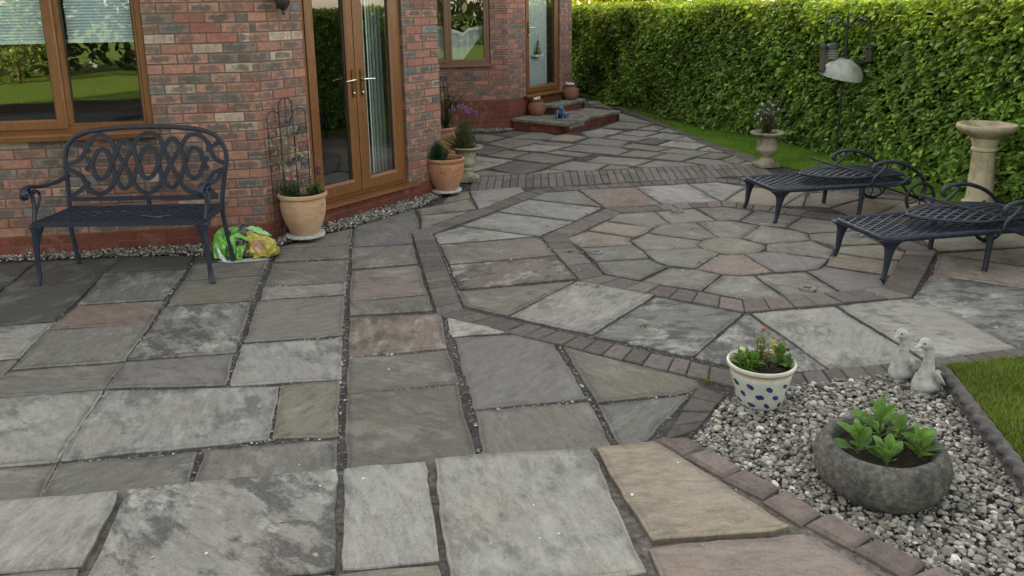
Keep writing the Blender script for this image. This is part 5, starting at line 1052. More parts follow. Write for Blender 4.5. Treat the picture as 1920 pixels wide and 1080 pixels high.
# ---------------------------------------------------------------- recessed ring lights
for i,(x,y,lb) in enumerate(((1.493,7.16,'round steel ring light in the slab farthest from the camera'),(.636,5.933,'round steel ring light in the slab nearest the house side'),(1.907,5.038,'round steel ring light in the slab nearest the spotted pot'),(2.742,6.271,'round steel ring light in the slab between the two loungers'))):
    o=thing('ring_light',lb,'ground light',(x,y,.0),0,'ring lights set in the octagon slabs')
    b=MB(); b.lathe([(.0245,.001),(.026,.012),(.034,.0155),(.050,.0145),(.057,.010),(.058,-.004)],32,capb=False); b.build('rim',MT['ringm'],o,smooth=True,angle=60); b=MB(); b.lathe([(.0001,.006),(.026,.005)],24,capb=False); b.build('lens',MT['lens'],o)
# ---------------------------------------------------------------- pots
def pot(name,label,cat,loc,prof,mat,soilr=None,soilz=None,seg=40,rf=None,rz=0,group=None):
    o=thing(name,label,cat,loc,rz,group); b=MB(); b.lathe(prof,seg,rf=rf); b.build('vessel',mat,o,smooth=True,angle=48)
    if soilr:
        b=MB(); ring_=[(soilr*k/4,soilz+random.uniform(-.004,.004)+(.008 if k==0 else 0)) for k in range(4,0,-1)]; b.lathe(ring_[::1],24,capb=False,capt=True); b.build('soil',MT['soil'],o)
    return o
def trolley(label,loc,r):
    o=thing('plant_trolley',label,'plant trolley',loc); b=MB(); b.lathe([(r*.7,.035),(r,.036),(r+.004,.046),(r,.056),(r-.02,.057)],32,capt=True); b.build('disc',MT['zinc'],o,smooth=True,angle=50)
    for k in range(4):
        a=k*math.pi/2+.5; b=MB(); x,y=math.cos(a)*r*.8,math.sin(a)*r*.8; b.tube([(x-.01,y,.017),(x+.01,y,.017)],.017,12); b.box((x-.006,y-.006,.02),(x+.006,y+.006,.04)); b.build('castor',MT['iron'],o)
    return o
trolley('scuffed round plant trolley under the pale terracotta pot',(-1.675,6.46,0),.155); trolley('scuffed round plant trolley under the orange terracotta pot',(-.642,8.06,0),.15)
def scroll(b,c,ang,r,flip=1,th=.006,zc=.2,zs=1.,R0=.19,rf=None):
    # raised spiral laid on a round wall of radius function rf(z)
    pts=[]
    for k in range(22):
        a=k/21*2.4*math.pi; q=r*(1-k/21*.85); da=flip*q*math.cos(a); dz=q*math.sin(a); z=zc+dz; rad=rf(z)+.001; th_=ang+da/rad; pts.append((rad*math.cos(th_),rad*math.sin(th_),z))
    b.tube(pts,[th*(1-.5*k/21) for k in range(22)],6)
pr1=[(.105,.0),(.115,.012),(.150,.09),(.172,.16),(.180,.22),(.178,.27),(.172,.295),(.178,.300),(.193,.306),(.197,.318),(.195,.332),(.186,.338),(.176,.334),(.172,.30),(.168,.27)]
def prf(pr): 
    def f(z):
        for (r0_,z0_),(r1_,z1_) in zip(pr,pr[1:]):
            if z0_<=z<=z1_ and z1_>z0_: return r0_+(r1_-r0_)*(z-z0_)/(z1_-z0_)
        return pr[3][0]
    return f
o=pot('terracotta_pot','big pale terracotta pot left of the French doors','pot',(-1.675,6.46,.057),pr1,MT['terra'],.17,.285)
b=MB()
for a in (-.45,):
    
    for aa,r_,fl,zc in ((a,.03,1,.235),(a+.1,.022,-1,.175),(a-2.75,.028,1,.235)): b=MB(); scroll(b,None,aa,r_,fl,.005,zc,rf=prf(pr1)); b.build('relief_scroll',MT['terra'],o,smooth=True)
pr2=[(.112,.0),(.120,.012),(.152,.08),(.172,.145),(.180,.20),(.178,.25),(.170,.275),(.176,.28),(.186,.285),(.190,.298),(.188,.312),(.178,.318),(.168,.314),(.165,.28),(.162,.25)]
o=pot('terracotta_pot','orange terracotta pot with raised scrolls right of the French doors','pot',(-.642,8.06,.057),pr2,MT['terra2'],.162,.262)
b=MB(); f2=prf(pr2)
for a,zc,r,fl in ((-2.05,.215,.03,1),(-1.82,.20,.026,-1),(-1.98,.17,.018,-1),(-1.36,.22,.033,1),(-1.62,.195,.026,-1),(-1.50,.17,.015,1),(-.6,.22,.03,1),(-.85,.2,.025,-1),(-1.75,.24,.014,1)): b=MB(); scroll(b,None,a,r,fl,.005,zc,rf=f2); b.build('relief_scroll',MT['terra2'],o,smooth=True)
b=MB(); b.tube(spline([(f2(z)*math.cos(a),f2(z)*math.sin(a),z) for a,z in ((-2.2,.22),(-2.05,.185),(-1.9,.165),(-1.75,.13))],5),.004,6); b.build('relief_stem',MT['terra2'],o,smooth=True)
o=pot('terracotta_pot','terracotta pot half hidden behind the brick corner, holding a trellis','pot',(-.80,9.25,0),[(.12,0),(.15,.1),(.185,.3),(.19,.42),(.185,.47),(.2,.48),(.205,.51),(.19,.52),(.175,.5),(.17,.45)],MT['terra2'],.17,.46)
# urns
flute=lambda n,d,z0,z1:(lambda a,z:1-(d*abs(math.sin(a*n/2)) if z0<z<z1 else 0))
pu1=[(.115,.0),(.115,.055),(.10,.06),(.072,.075),(.058,.10),(.060,.115),(.074,.125),(.074,.14),(.066,.15),(.085,.17),(.098,.19),(.100,.20),(.094,.21),(.096,.25),(.104,.30),(.116,.335),(.150,.345),(.172,.352),(.180,.365),(.176,.378),(.160,.376),(.120,.36),(.105,.33)]
o=pot('stone_urn','fluted weathered stone urn with lavender beside the orange terracotta pot','urn',(-.468,8.72,0),pu1,MT['urn'],.118,.352,64,flute(22,.07,.205,.335))
b=MB(); b.box((-.125,-.125,.0),(.125,.125,.045),bev=.006); b.build('plinth',MT['urn'],o)
pu2=[(.105,.045),(.10,.06),(.075,.085),(.062,.11),(.070,.125),(.085,.14),(.105,.165),(.118,.19),(.120,.205),(.112,.215),(.112,.25),(.114,.32),(.120,.345),(.150,.355),(.178,.365),(.190,.378),(.190,.392),(.178,.402),(.150,.398),(.125,.38),(.115,.34)]
o=pot('stone_urn','mossy fluted stone urn on the grass edge behind the farther lounger','urn',(2.92,9.22,0),pu2,MT['urn'],.12,.375,64,flute(18,.05,.216,.34),.2)
b=MB(); b.box((-.118,-.118,.0),(.118,.118,.047),bev=.006); b.build('plinth',MT['urn'],o)
# bird bath
o=thing('bird_bath','sandy stone pedestal bird bath in front of the hedge','bird bath',(4.18,7.14,0))
oct_=lambda a,z:1.0 if not(.10<z<.50) else 1-.045*(1-math.cos(((a%(math.pi/4))-math.pi/8)*4))
b=MB(); b.lathe([(.14,0),(.14,.05),(.115,.07),(.108,.10),(.100,.3),(.094,.49),(.094,.505),(.108,.515),(.110,.53),(.100,.545),(.104,.56),(.112,.59),(.118,.61),(.122,.625)],48,rf=oct_,capt=True); b.build('pedestal',MT['sand'],o,smooth=True,angle=40)
b=MB(); b.lathe([(.118,.625),(.135,.64),(.18,.66),(.225,.69),(.242,.712),(.242,.735),(.232,.748),(.220,.742),(.18,.715),(.10,.70),(.001,.697)],48); b.build('basin',MT['sand'],o,smooth=True)
# far stone bird table behind the corner
o=thing('stone_birdbath','small pale stone bird bath past the far house corner','bird bath',(1.52,18.2,0)); b=MB(); b.lathe([(.12,0),(.12,.05),(.07,.08),(.05,.14),(.055,.18),(.10,.2),(.15,.225),(.155,.245),(.14,.24),(.02,.225)],20,capt=True); b.build('basin',MT['pale'],o,smooth=True,angle=50)
b=MB(); b.ball((.04,0,.29),(.045,.03,.05)); b.ball((.055,-.01,.355),(.022,.02,.024)); b.tube([(.04,0,.30),(.052,-.005,.34)],[.03,.018],8); b.build('stone_bird',MT['pale'],o,smooth=True)
# far pots on the steps
pj=[(.08,0),(.11,.02),(.138,.08),(.142,.13),(.125,.185),(.098,.215),(.092,.225),(.105,.24),(.108,.252),(.09,.25),(.082,.23)]
def jar(label,loc,k):
    o=thing('strawberry_jar',label,'pot',loc,0,'round terracotta pots on the steps'); b=MB(); b.lathe([(r*k,z*k) for r,z in pj],28); b.build('vessel',MT['terra3'],o,smooth=True,angle=50)
    b=MB(); b.lathe([(.09*k,.232*k),(.03*k,.236*k)],16,capb=False,capt=True); b.build('soil',MT['soil'],o)
    for a in (-.5,2.4): b=MB(); b.ball((.125*k*math.cos(a),.125*k*math.sin(a),.165*k),(.035*k,.035*k,.03*k),nu=10,nv=6); b.build('side_pocket',MT['terra3'],o,smooth=True)
jar('round terracotta jar with white flowers on the lower step',(.43,12.90,.165),1.0); jar('round terracotta jar with white flowers by the wall on the upper step',(1.03,13.76,.315),.95)
# ---------------------------------------------------------------- blue frog
o=thing('frog_ornament','blue glazed frog ornament sitting on the lower step','ornament',(.81,12.58,.165),R(-25)); b=MB()
b.ball((0,0,.075),(.062,.075,.07),nu=20,nv=14,rot=Matrix.Rotation(R(-28),3,'X')); b.ball((0,-.045,.15),(.045,.05,.038),nu=18,nv=12)
for s in (-1,1):
    b.ball((s*.028,-.05,.185),.016,nu=12,nv=8); b.ball((s*.07,.015,.045),(.03,.06,.045),nu=14,nv=10); b.tube(spline([(s*.04,-.04,.12),(s*.055,-.075,.07),(s*.045,-.09,.012)],4),[.02]*4+[.016]*5,8); b.ball((s*.048,-.105,.008),(.022,.026,.009)); b.ball((s*.085,-.04,.010),(.024,.035,.010))
f=b.build('frog_body',MT['frog'],o,smooth=True); md=f.modifiers.new('join','REMESH'); md.mode='VOXEL'; md.voxel_size=.006; md.use_smooth_shade=True
b=MB(); b.lathe([(.10,0),(.105,.006),(.09,.012)],18,capt=True); b.build('base',MT['lens'],o)
# ---------------------------------------------------------------- stone geese
def goose(name,label,loc,rz,lean,k):
    o=thing(name,label,'goose ornament',loc,rz,'pair of stone geese'); b=MB()
    path=spline([(0,.0,.012),(0,.004,.03),(0,.008,.065),(0,.004,.105),(0,.0,.14),(-.004*lean,-.004,.172),(-.006*lean,-.006,.205),(-.012*lean,-.008,.235),(-.026*lean,-.012,.256),(-.046*lean,-.016,.262)],4)
    rad=[.030,.040,.050,.054,.057,.058,.0575,.056,.053,.049,.045,.041,.037,.033,.030,.028,.0265,.025,.024,.023,.0225,.022,.0215,.021,.021,.021,.021,.0215,.022,.023,.0245,.026,.0265,.0255,.023,.0195,.014]
    n=len(path); b.tube([p*k for p in path],[rad[min(i,len(rad)-1)]*k for i in range(n)],18,ab=(1,1.08))
    h=path[-4]*k; b.ball(h,(.031*k,.026*k,.027*k),nu=14,nv=10)
    bl_=spline([path[-2]*k,path[-1]*k+Vector((-.012*lean,-.003,-.006))*k,path[-1]*k+Vector((-.036*lean,-.008,-.020))*k],4); b.tube(bl_,[.015*k,.014*k,.0125*k,.011*k,.010*k,.0095*k,.009*k,.008*k,.005*k],12,ab=(1.1,.62),up=(0,0,1))
    b.tube(spline([(.02*k,.035*k,.07*k),(.055*k,.05*k,.045*k),(.085*k,.055*k,.058*k),(.10*k,.055*k,.085*k)],4),[.045*k,.042*k,.038*k,.034*k,.03*k,.027*k,.024*k,.022*k,.02*k,.018*k,.016*k,.014*k,.012*k],12,ab=(.8,1.))
    for s in (-1,1): b.tube(spline([(.01*k,s*.046*k,.13*k),(.03*k,s*.055*k,.09*k),(.06*k,s*.042*k,.06*k)],4),[.012*k,.016*k,.019*k,.020*k,.019*k,.016*k,.012*k,.009*k,.005*k],10,ab=(.5,1),up=(0,1,0))
    b.ball((-.02*k,-.018*k,.012*k),(.034*k,.022*k,.016*k)); b.ball((-.02*k,.02*k,.012*k),(.034*k,.022*k,.016*k))
    f=b.build('goose_body',MT['goose'],o,smooth=True); md=f.modifiers.new('join','REMESH'); md.mode='VOXEL'; md.voxel_size=.0042; md.use_smooth_shade=True
    e=MB()
    for s in (-1,1): e.ball(h+Vector((-.018*k,s*.021*k,.008*k)),.0045*k,nu=8,nv=6)
    e.build('eyes',MT['lens'],o,smooth=True)
    return o
goose('stone_goose','pale stone goose in front, beak tucked against the other goose',(1.935,3.555,-.005),R(8),1.15,1.02)
goose('stone_goose','pale stone goose behind, beak pointing away to the left',(1.888,3.70,-.005),R(12),1.0,.98)
# ---------------------------------------------------------------- spotted pot and bowl
pd=[(.088,.0),(.098,.006),(.104,.02),(.118,.07),(.131,.125),(.137,.150),(.139,.163),(.136,.168),(.138,.176),(.144,.184),(.153,.190),(.157,.200),(.155,.209),(.146,.212),(.137,.206),(.134,.19),(.130,.17)]
pot('spotted_pot','white glazed pot with blue spots standing on the gravel','pot',(1.136,3.50,-.005),pd,MT['ceramic'],.133,.185,48)
pb=[(.14,.0),(.175,.012),(.213,.045),(.236,.085),(.243,.12),(.238,.155),(.225,.182),(.207,.200),(.193,.207),(.182,.203),(.173,.188),(.166,.155)]
pot('stone_bowl','rough round grey stone bowl on the gravel full of leafy seedlings','planter',(1.378,2.79,-.012),pb,MT['bowl'],.168,.162,64,lambda a,z:1+.012*math.sin(3*a+z*9)+.008*math.sin(7*a-z*30))
b=MB(); b.tube([(1.79,2.60,.012),(1.88,2.66,.016),(1.97,2.68,.014)],[.005,.0055,.004],6); tag(b.build('straw_stalk',MT['straw']),'pale dry stalk lying on the gravel at the right edge','stalk')
# ---------------------------------------------------------------- compost bag
def bag():
    o=thing('compost_bag','crumpled part empty green and yellow compost bag beside the bench leg','bag',(-2.01,5.985,0),R(6)); b=MB(); NU,NV=74,34; idx={}
    def hn(x,y,z): 
        from mathutils import noise as nz
        return nz.noise(Vector((x,y,z)))
    for j in range(NV+1):
        for i in range(NU):
            u=i/NU*2*math.pi; v=j/NV
            th=v*math.pi; ex=.55
            sx=math.copysign(abs(math.cos(u))**ex,math.cos(u)); sy=math.copysign(abs(math.sin(u))**ex,math.sin(u)); st_=math.sin(th)**.55
            x=.235*sx*st_; y=.085*sy*st_; z=.5+.5*math.copysign(abs(math.cos(th))**.6,math.cos(th))
            hx=.245-.05*((x+.05)/.2)**2-.05*max(0,x/.2)
            z=z*hx
            n1=hn(x*7+3,y*7,z*7); n2=hn(x*17,y*17+5,z*15); r=abs(hn(x*10+9,y*8,z*5))
            r2=abs(hn(x*23,y*15+2,z*12+4)); fold=.018*n1+.010*n2+.050*(.30-r)+.022*(.3-r2)
            x+=sx*fold*.6; y+=sy*fold*1.3-.02*(z/.25); z=max(.004,z+fold*.9*(1 if z>.03 else 0))
            if x>.14 and z<.06: x+=.02
            idx[i,j]=b.vert((x,y,z))
    for j in range(NV):
        for i in range(NU):
            q=[idx[i,j],idx[i,j+1],idx[(i+1)%NU,j+1],idx[(i+1)%NU,j]]; c=sum((Vector(b.v[k]) for k in q),Vector())/4
            col=((.07,.26,.03) if c.x<-.03 else (.03,.028,.022)) if c.x<.05 else (.24,.20,.02)
            if c.z<.012: col=(.5,.52,.5)
            b.face(q,(*col,1))
    b.build('bag_skin',MT['bag'],o,smooth=False)
    def flap(name,poly,col,off,ph,var=.12,tint=None):
        m=MB(); xs=[q[0] for q in poly]; zs=[q[1] for q in poly]; st=.0065; nx=int((max(xs)-min(xs))/st)+2; nz_=int((max(zs)-min(zs))/st)+2; ids={}
        def pt(i,k):
            if (i,k) in ids: return ids[i,k]
            x=min(xs)+i*st; z=min(zs)+k*st
            r=abs(hn(x*13+ph,z*11,ph)); r2=abs(hn(x*28+z*16,ph*2,z*9)); bul=.085*(max(0,1-(x/.26)**2))**.35
            over=max(0,z-.19); y=-(bul+off+.030*(.3-r)+.016*(.3-r2))-.02*(z/.2)*(1-z/.25)+over*1.1
            ids[i,k]=m.vert((x+.006*hn(x*30,z*30,ph),y,max(.004,z+.012*hn(x*16,3,z*16)))); return ids[i,k]
        for i in range(nx):
            for k in range(nz_):
                x=min(xs)+(i+.5)*st; z=min(zs)+(k+.5)*st
                if not inside((x,z),poly): continue
                c=tint(x,z) if tint else None; c=c or col; j=1+var*hn(x*40,z*40,ph); m.face((pt(i,k),pt(i+1,k),pt(i+1,k+1),pt(i,k+1)),(c[0]*j,c[1]*j,c[2]*j,1))
        f=m.build(name,MT['bag'],o,smooth=True,angle=35); s=f.modifiers.new('film','SOLIDIFY'); s.thickness=.002
    flap('green_flap',[(-.215,.03),(-.21,.20),(-.16,.245),(-.05,.25),(.015,.225),(.045,.16),(.0,.175),(-.05,.19),(-.045,.12),(-.085,.02),(-.12,.13),(-.15,.02)],(.11,.43,.035),.022,1.3)
    flap('green_flap',[(-.055,.02),(-.045,.115),(.02,.125),(.0,.06),(-.01,.015)],(.13,.42,.04),.014,4.1,.1,lambda x,z:(.03,.10,.02) if (int(z/.009)%2==0 and -.035<x<-.012 and .03<z<.10) else None)
    def pr(x,z):
        if .075<x<.165 and .07<z<.16: return (.42,.20,.16) if hn(x*70,z*70,8)>0 else (.36,.24,.06)
    flap('yellow_flap',[(-.015,.205),(.07,.215),(.17,.185),(.215,.165),(.24,.12),(.235,.06),(.18,.03),(.07,.012),(.075,.06),(.02,.075),(.06,.10),(.055,.155)],(.40,.33,.03),.026,7.7,.12,pr)
    flap('pale_green_edge',[(-.03,.225),(.06,.252),(.13,.24),(.215,.18),(.14,.205),(.06,.215)],(.25,.55,.22),.018,2.2)
    flap('white_strip',[(-.19,.115),(-.165,.10),(-.15,.06),(-.115,.0),(-.14,-.0),(-.175,.05)],(.6,.66,.74),.034,5.5)
    m=MB(); m.poly([(-.20,-.09,.004),(-.10,-.14,.003),(.08,-.135,.003),(.20,-.10,.004),(.10,-.08,.012),(-.1,-.08,.012)],(.5,.53,.52,1)); m.build('white_underside',MT['bag'],o)
bag()
# ---------------------------------------------------------------- trellis and climbers
def trellis():
    o=thing('arched_trellis','black iron trellis of three arches leaning on the brick wall','trellis',wp(P1,dB,.25,.06,0)); b=MB(); n_=.06
    for (t0,t1,zt,zb,r) in ((.045,.165,1.055,.0,.005),(.165,.30,1.145,.0,.006),(.30,.43,1.055,.0,.005)):
        c=(t0+t1)/2; rr=(t1-t0)/2; pts=[wp(P1,dB,t0,n_,zb)]+[wp(P1,dB,t0,n_,zt-rr)]+[wp(P1,dB,c-rr*math.cos(a),n_,zt-rr+rr*math.sin(a)) for a in [k*math.pi/10 for k in range(1,10)]]+[wp(P1,dB,t1,n_,zt-rr),wp(P1,dB,t1,n_,zb)]
        b.tube(pts,r,6)
    b.tube([wp(P1,dB,.2325,n_,1.14),wp(P1,dB,.2325,n_,.75)],.0035,6)
    for z in (.92,.50): b.tube([wp(P1,dB,.045,n_,z),wp(P1,dB,.43,n_,z)],.0035,6)
    b.build('bars',MT['iron'],o,world=True)
    b=MB()
    for z,f in ((.86,1),(.74,-1),(.60,1),(.45,-1)):
        for c,s in ((.105,1),(.365,-1)):
            pts=[]
            for k in range(18):
                a=k/17*2.2*math.pi*f; r=.048*(1-k/17*.8); pts.append(wp(P1,dB,c+s*(r*math.cos(a)-.02),n_,z+r*math.sin(a)))
            b.tube(pts,.0032,5)
    b.build('scrolls',MT['iron'],o,world=True)
    for t,z,s in ((.25,.93,1),(.32,.84,.9),(.24,.60,1),(.30,.62,.8)):
        b=MB(); b.leaf(wp(P1,dB,t,n_+.01,z),(dB.x*.6,dB.y*.6,.7),(nB.x,nB.y,.2),.08*s,.055*s,(1,1,1,1),.1,.2); b.leaf(wp(P1,dB,t,n_+.01,z),(-dB.x*.7,-dB.y*.7,.4),(nB.x,nB.y,.2),.06*s,.045*s,(1,1,1,1),.1,.2); b.build('metal_leaf',MT['castblue'],o,world=True)
    c=thing('climbing_plant','sparse climber with yellowing leaves on the arched trellis','climber',wp(P1,dB,.2,.08,0)); b=MB()
    for k in range(5):
        t=.08+.07*k; pts=[wp(P1,dB,t,.08,.0)]+[wp(P1,dB,t+random.uniform(-.05,.05),.07+random.uniform(0,.03),z) for z in (.2,.4,.6,.8,.9)]; b.tube(spline(pts,4),.0025,5)
    b.build('stems',MT['twig'],c,world=True); b=MB()
    for t,z,n,col in ((.20,.86,9,(.13,.14,.06)),(.12,.72,16,(.15,.12,.07)),(.26,.72,16,(.22,.24,.11)),(.10,.62,12,(.09,.10,.05)),(.33,.88,6,(.1,.11,.06))):
        for _ in range(n):
            p=wp(P1,dB,t+random.gauss(0,.03),.08+random.uniform(0,.04),z+random.gauss(0,.035)); j=random.uniform(.6,1.4); b.leaf(p,(random.gauss(0,1),random.gauss(-.3,1),random.gauss(-.2,.8)),(nB.x,nB.y,.6),random.uniform(.02,.045),.016,(col[0]*j,col[1]*j,col[2]*j,1))
    b.build('leaves',MT['leaf'],c,world=True)
trellis()
o=thing('obelisk_trellis','narrow black iron trellis rising behind the brick corner','trellis',(-.78,9.25,.46)); b=MB()
for x in (-.03,.01,.05,.09): b.tube(spline([(x*1.6,0,0),(x*1.3,0,.3),(x,0,.52),(x*.8+.01,0,.6)],5),.006,6)
for k in range(3): b.tube([(.0+.04*k+.018*math.cos(a),0,.6+.022*math.sin(a)) for a in [i*math.pi/5 for i in range(9)]],.005,6)
for z in (.15,.36,.5): b.tube([(-.05,0,z),(.11,0,z)],.005,6)
b.build('bars',MT['iron'],o)
# ---------------------------------------------------------------- planting
def rnd(d,s): v=Vector(d)+Vector((random.gauss(0,s),random.gauss(0,s),random.gauss(0,s))); return v.normalized()
def jit(c,k=.3): j=random.uniform(1-k,1+k); return (c[0]*j,c[1]*j,c[2]*j,1)
def stem_leaf(bs,bl_,base,tip,n,L,W,col,r=.003,droop=-.1,start=.15):
    a,c=Vector(base),Vector(tip); mid=(a+c)/2+Vector((random.gauss(0,.01),random.gauss(0,.01),0)); pts=spline([a,mid,c],5); bs.tube(pts,[r*(1-.5*i/10) for i in range(len(pts))],5,(col[0],col[1],col[2],1))
    for k in range(n):
        t=start+(1-start)*k/max(1,n-1); p=pts[min(int(t*(len(pts)-1)),len(pts)-1)]; an=k*2.4+random.random(); d=Vector((math.cos(an),math.sin(an),random.uniform(.1,.7)+droop)); bl_.leaf(p,d,(0,0,1),L*random.uniform(.7,1.15)*(1-.35*t),W*random.uniform(.8,1.1)*(1-.3*t),jit(col),random.uniform(.05,.35),.2)
    return pts
def flower(bp,p,d,r,col,n=5,cc=(.5,.4,.05)):
    d=Vector(d).normalized(); x=d.orthogonal().normalized(); y=d.cross(x)
    for k in range(n):
        a=k*2*math.pi/n; q=x*math.cos(a)+y*math.sin(a); bp.leaf(p,q+d*.25,d,r,r*.85,jit(col,.12),.1,.1)
    bp.ball(Vector(p)+d*.002,r*.18,(*cc,1),nu=6,nv=4)
def plant(name,label,cat,loc): return thing(name,label,cat,loc),MB(),MB(),MB()
def finish(o,s,l,f=None,fn='flowers'):
    if s.v: s.build('stems',MT['leaf'],o)
    if l.v: l.build('leaves',MT['leaf'],o)
    if f and f.v: f.build(fn,MT['petal'],o)
SG=(.06,.11,.025,1)
# dianthus and wallflower in the pale pot
o,s,l,f=plant('dianthus_plant','green clump with pink flowers at the left of the pale pot','plant',(-1.765,6.45,.34))
def tstem(S_,L_,base,tip,n,L,W,c): return stem_leaf(S_,L_,base,tip,n,L,W,c)
for k in range(64):
    a=random.uniform(0,6.28); r=random.uniform(0,.05); q=random.uniform(.02,.09); tstem(s,l,(r*math.cos(a),r*math.sin(a),0),(q*math.cos(a)*1.1,q*math.sin(a)*1.1,random.uniform(.06,.15)),10,.046,.012,(.055,.105,.05))
for p in ((-.01,-.03,.175),(.045,-.02,.17),(.05,.0,.16),(.0,.0,.165)): flower(f,p,rnd((0,-.8,.5),.3),.013,(.55,.16,.28))
finish(o,s,l,f)
o,s,l,f=plant('wallflower_plant','upright plant with a purple flower spike at the right of the pale pot','plant',(-1.565,6.47,.34))
for k in range(40):
    a=random.uniform(0,6.28); q=random.uniform(.0,.08); tstem(s,l,(q*.5*math.cos(a),q*.5*math.sin(a),0),(q*math.cos(a),q*math.sin(a),random.uniform(.05,.13)),10,.06,.014,(.06,.115,.036))
for x,y,h in ((.02,0,.235),(.0,.01,.20),(.035,.015,.21),(.05,-.01,.17)):
    tstem(s,l,(x*.4,y*.4,0),(x,y,h),18,.05,.011,(.09,.12,.03))
for _ in range(30): flower(f,(.02+random.gauss(0,.014),random.gauss(0,.012),.225+random.uniform(-.03,.035)),rnd((0,-.5,.5),.6),.010,(.15,.035,.12),4,(.1,.03,.08))
finish(o,s,l,f)
o,s,l,f=plant('seedling_plant','low grey green sprigs between the two plants in the pale pot','plant',(-1.665,6.40,.34))
for k in range(14):
    a=random.uniform(0,6.28); q=random.uniform(.01,.05); tstem(s,l,(q*.4*math.cos(a),q*.4*math.sin(a),0),(q*math.cos(a),q*math.sin(a),random.uniform(.02,.07)),6,.03,.008,(.09,.10,.06))
finish(o,s,l)
# dark heather like clump in the orange pot
o,s,l,f=plant('evergreen_clump','dense dark green spiky clump in the orange terracotta pot','plant',(-.71,8.03,.31))
for k in range(120):
    a=random.uniform(0,6.28); q=random.uniform(0,.12)**.9*1.0; h=.235*(1-(q/.16)**2)*random.uniform(.75,1.05); tstem(s,l,(q*.45*math.cos(a),q*.45*math.sin(a),0),(q*math.cos(a)*1.05,q*math.sin(a)*1.05,h),14,.050,.010,(.030,.075,.030))
for _ in range(26): p=(.06+random.gauss(0,.02),-.05+random.gauss(0,.02),.20+random.gauss(0,.015)); l.leaf(p,rnd((.3,-.3,.8),.5),(0,0,1),.03,.010,jit((.16,.24,.03)))
finish(o,s,l)
# lavender in the urn
o,s,l,f=plant('lavender_plant','grey green lavender mound with purple flower heads in the fluted urn','plant',(-.49,8.70,.355))
for k in range(210):
    a=random.uniform(0,6.28); q=abs(random.gauss(0,.12)); q=min(q,.2); h=.30*(1-(q/.27)**2)*random.uniform(.55,1.05); tstem(s,l,(q*.35*math.cos(a),q*.35*math.sin(a),0),(q*math.cos(a)*1.15,q*math.sin(a)*1.15,h),14,.036,.007,(.10,.12,.05))
for x,y,z in ((-.145,0,.40),(-.11,0,.435),(-.09,.02,.40),(-.05,-.02,.44),(.0,0,.45),(.02,.02,.42),(.035,-.02,.435),(.05,0,.40),(.04,.01,.375),(.065,0,.37),(.085,.02,.40),(.11,0,.385),(.14,0,.37),(.03,-.03,.39),(.0,.03,.415),(.145,.01,.345),(-.12,.03,.41),(.055,.03,.355)):
    s.tube([(x*.7,y*.7,.22),(x,y,z)],.0016,4,(.09,.11,.05,1)); f.ball((x,y,z),(.0085,.0085,.017),(.19,.09,.30,1),nu=7,nv=5)
    for k in range(3): f.leaf((x,y,z+.012),rnd((0,0,1),.5),(0,-1,0),.018,.007,(.34,.20,.50,1))
finish(o,s,l,f)
# flowering tuft in the mossy urn
o,s,l,f=plant('osteospermum_plant','straggly plant with small mauve and white flowers in the mossy urn','plant',(2.91,9.22,.385))
for k in range(120):
    a=random.uniform(0,6.28); q=min(.2,abs(random.gauss(0,.085))); h=random.uniform(.12,.30)*(1-(q/.3)**2); tstem(s,l,(q*.35*math.cos(a),q*.35*math.sin(a),0),(q*math.cos(a),q*math.sin(a),h),7,.035,.006,random.choice(((.075,.10,.04),(.12,.10,.06),(.06,.075,.045))))
for k in range(26):
    x,y,z=random.gauss(0,.085),random.gauss(0,.05),random.uniform(.16,.36); c=random.choice(((.30,.22,.42),(.60,.58,.62),(.20,.12,.30))); s.tube([(x*.6,y*.6,.12),(x,y,z)],.0016,4,(.1,.11,.06,1)); flower(f,(x,y,z),rnd((0,-.8,.5),.4),.015,c,7,(.1,.08,.2))
finish(o,s,l,f)
# shrub in the hidden pot
o,s,l,f=plant('glossy_shrub','green shrub climbing the narrow trellis behind the brick corner','shrub',(-.72,9.2,.46))
for k in range(60):
    a=random.uniform(0,6.28); q=random.uniform(0,.13); z=random.uniform(.1,.50); tstem(s,l,(0,0,random.uniform(0,.1)),(q*math.cos(a)+.045,q*math.sin(a)*.6,z),8,.055,.022,random.choice(((.04,.085,.03),(.06,.12,.045))))
for k in range(14): tstem(s,l,(.06,0,.25),(.06+random.uniform(.05,.22),random.uniform(-.05,.05),random.uniform(.33,.50)),6,.05,.02,(.06,.11,.06))
finish(o,s,l)
def pansies(label,loc,r):
    o,s,l,f=plant('white_pansies',label,'plant',loc); o['group']='white flowers in the step pots'
    for k in range(30): a=random.uniform(0,6.28); q=random.uniform(0,r); l.leaf((q*math.cos(a),q*math.sin(a),.0),(math.cos(a),math.sin(a),.7),(0,0,1),.04,.02,jit((.04,.085,.025)))
    for k in range(16): a=random.uniform(0,6.28); q=random.uniform(0,r); flower(f,(q*math.cos(a),q*math.sin(a),random.uniform(.025,.05)),rnd((0,-.7,.6),.4),.022,(.7,.7,.66),5,(.45,.3,.03))
    finish(o,s,l,f)
pansies('white pansies in the jar on the lower step',(.43,12.90,.40),.075); pansies('white pansies in the jar on the upper step',(1.03,13.76,.54),.07)
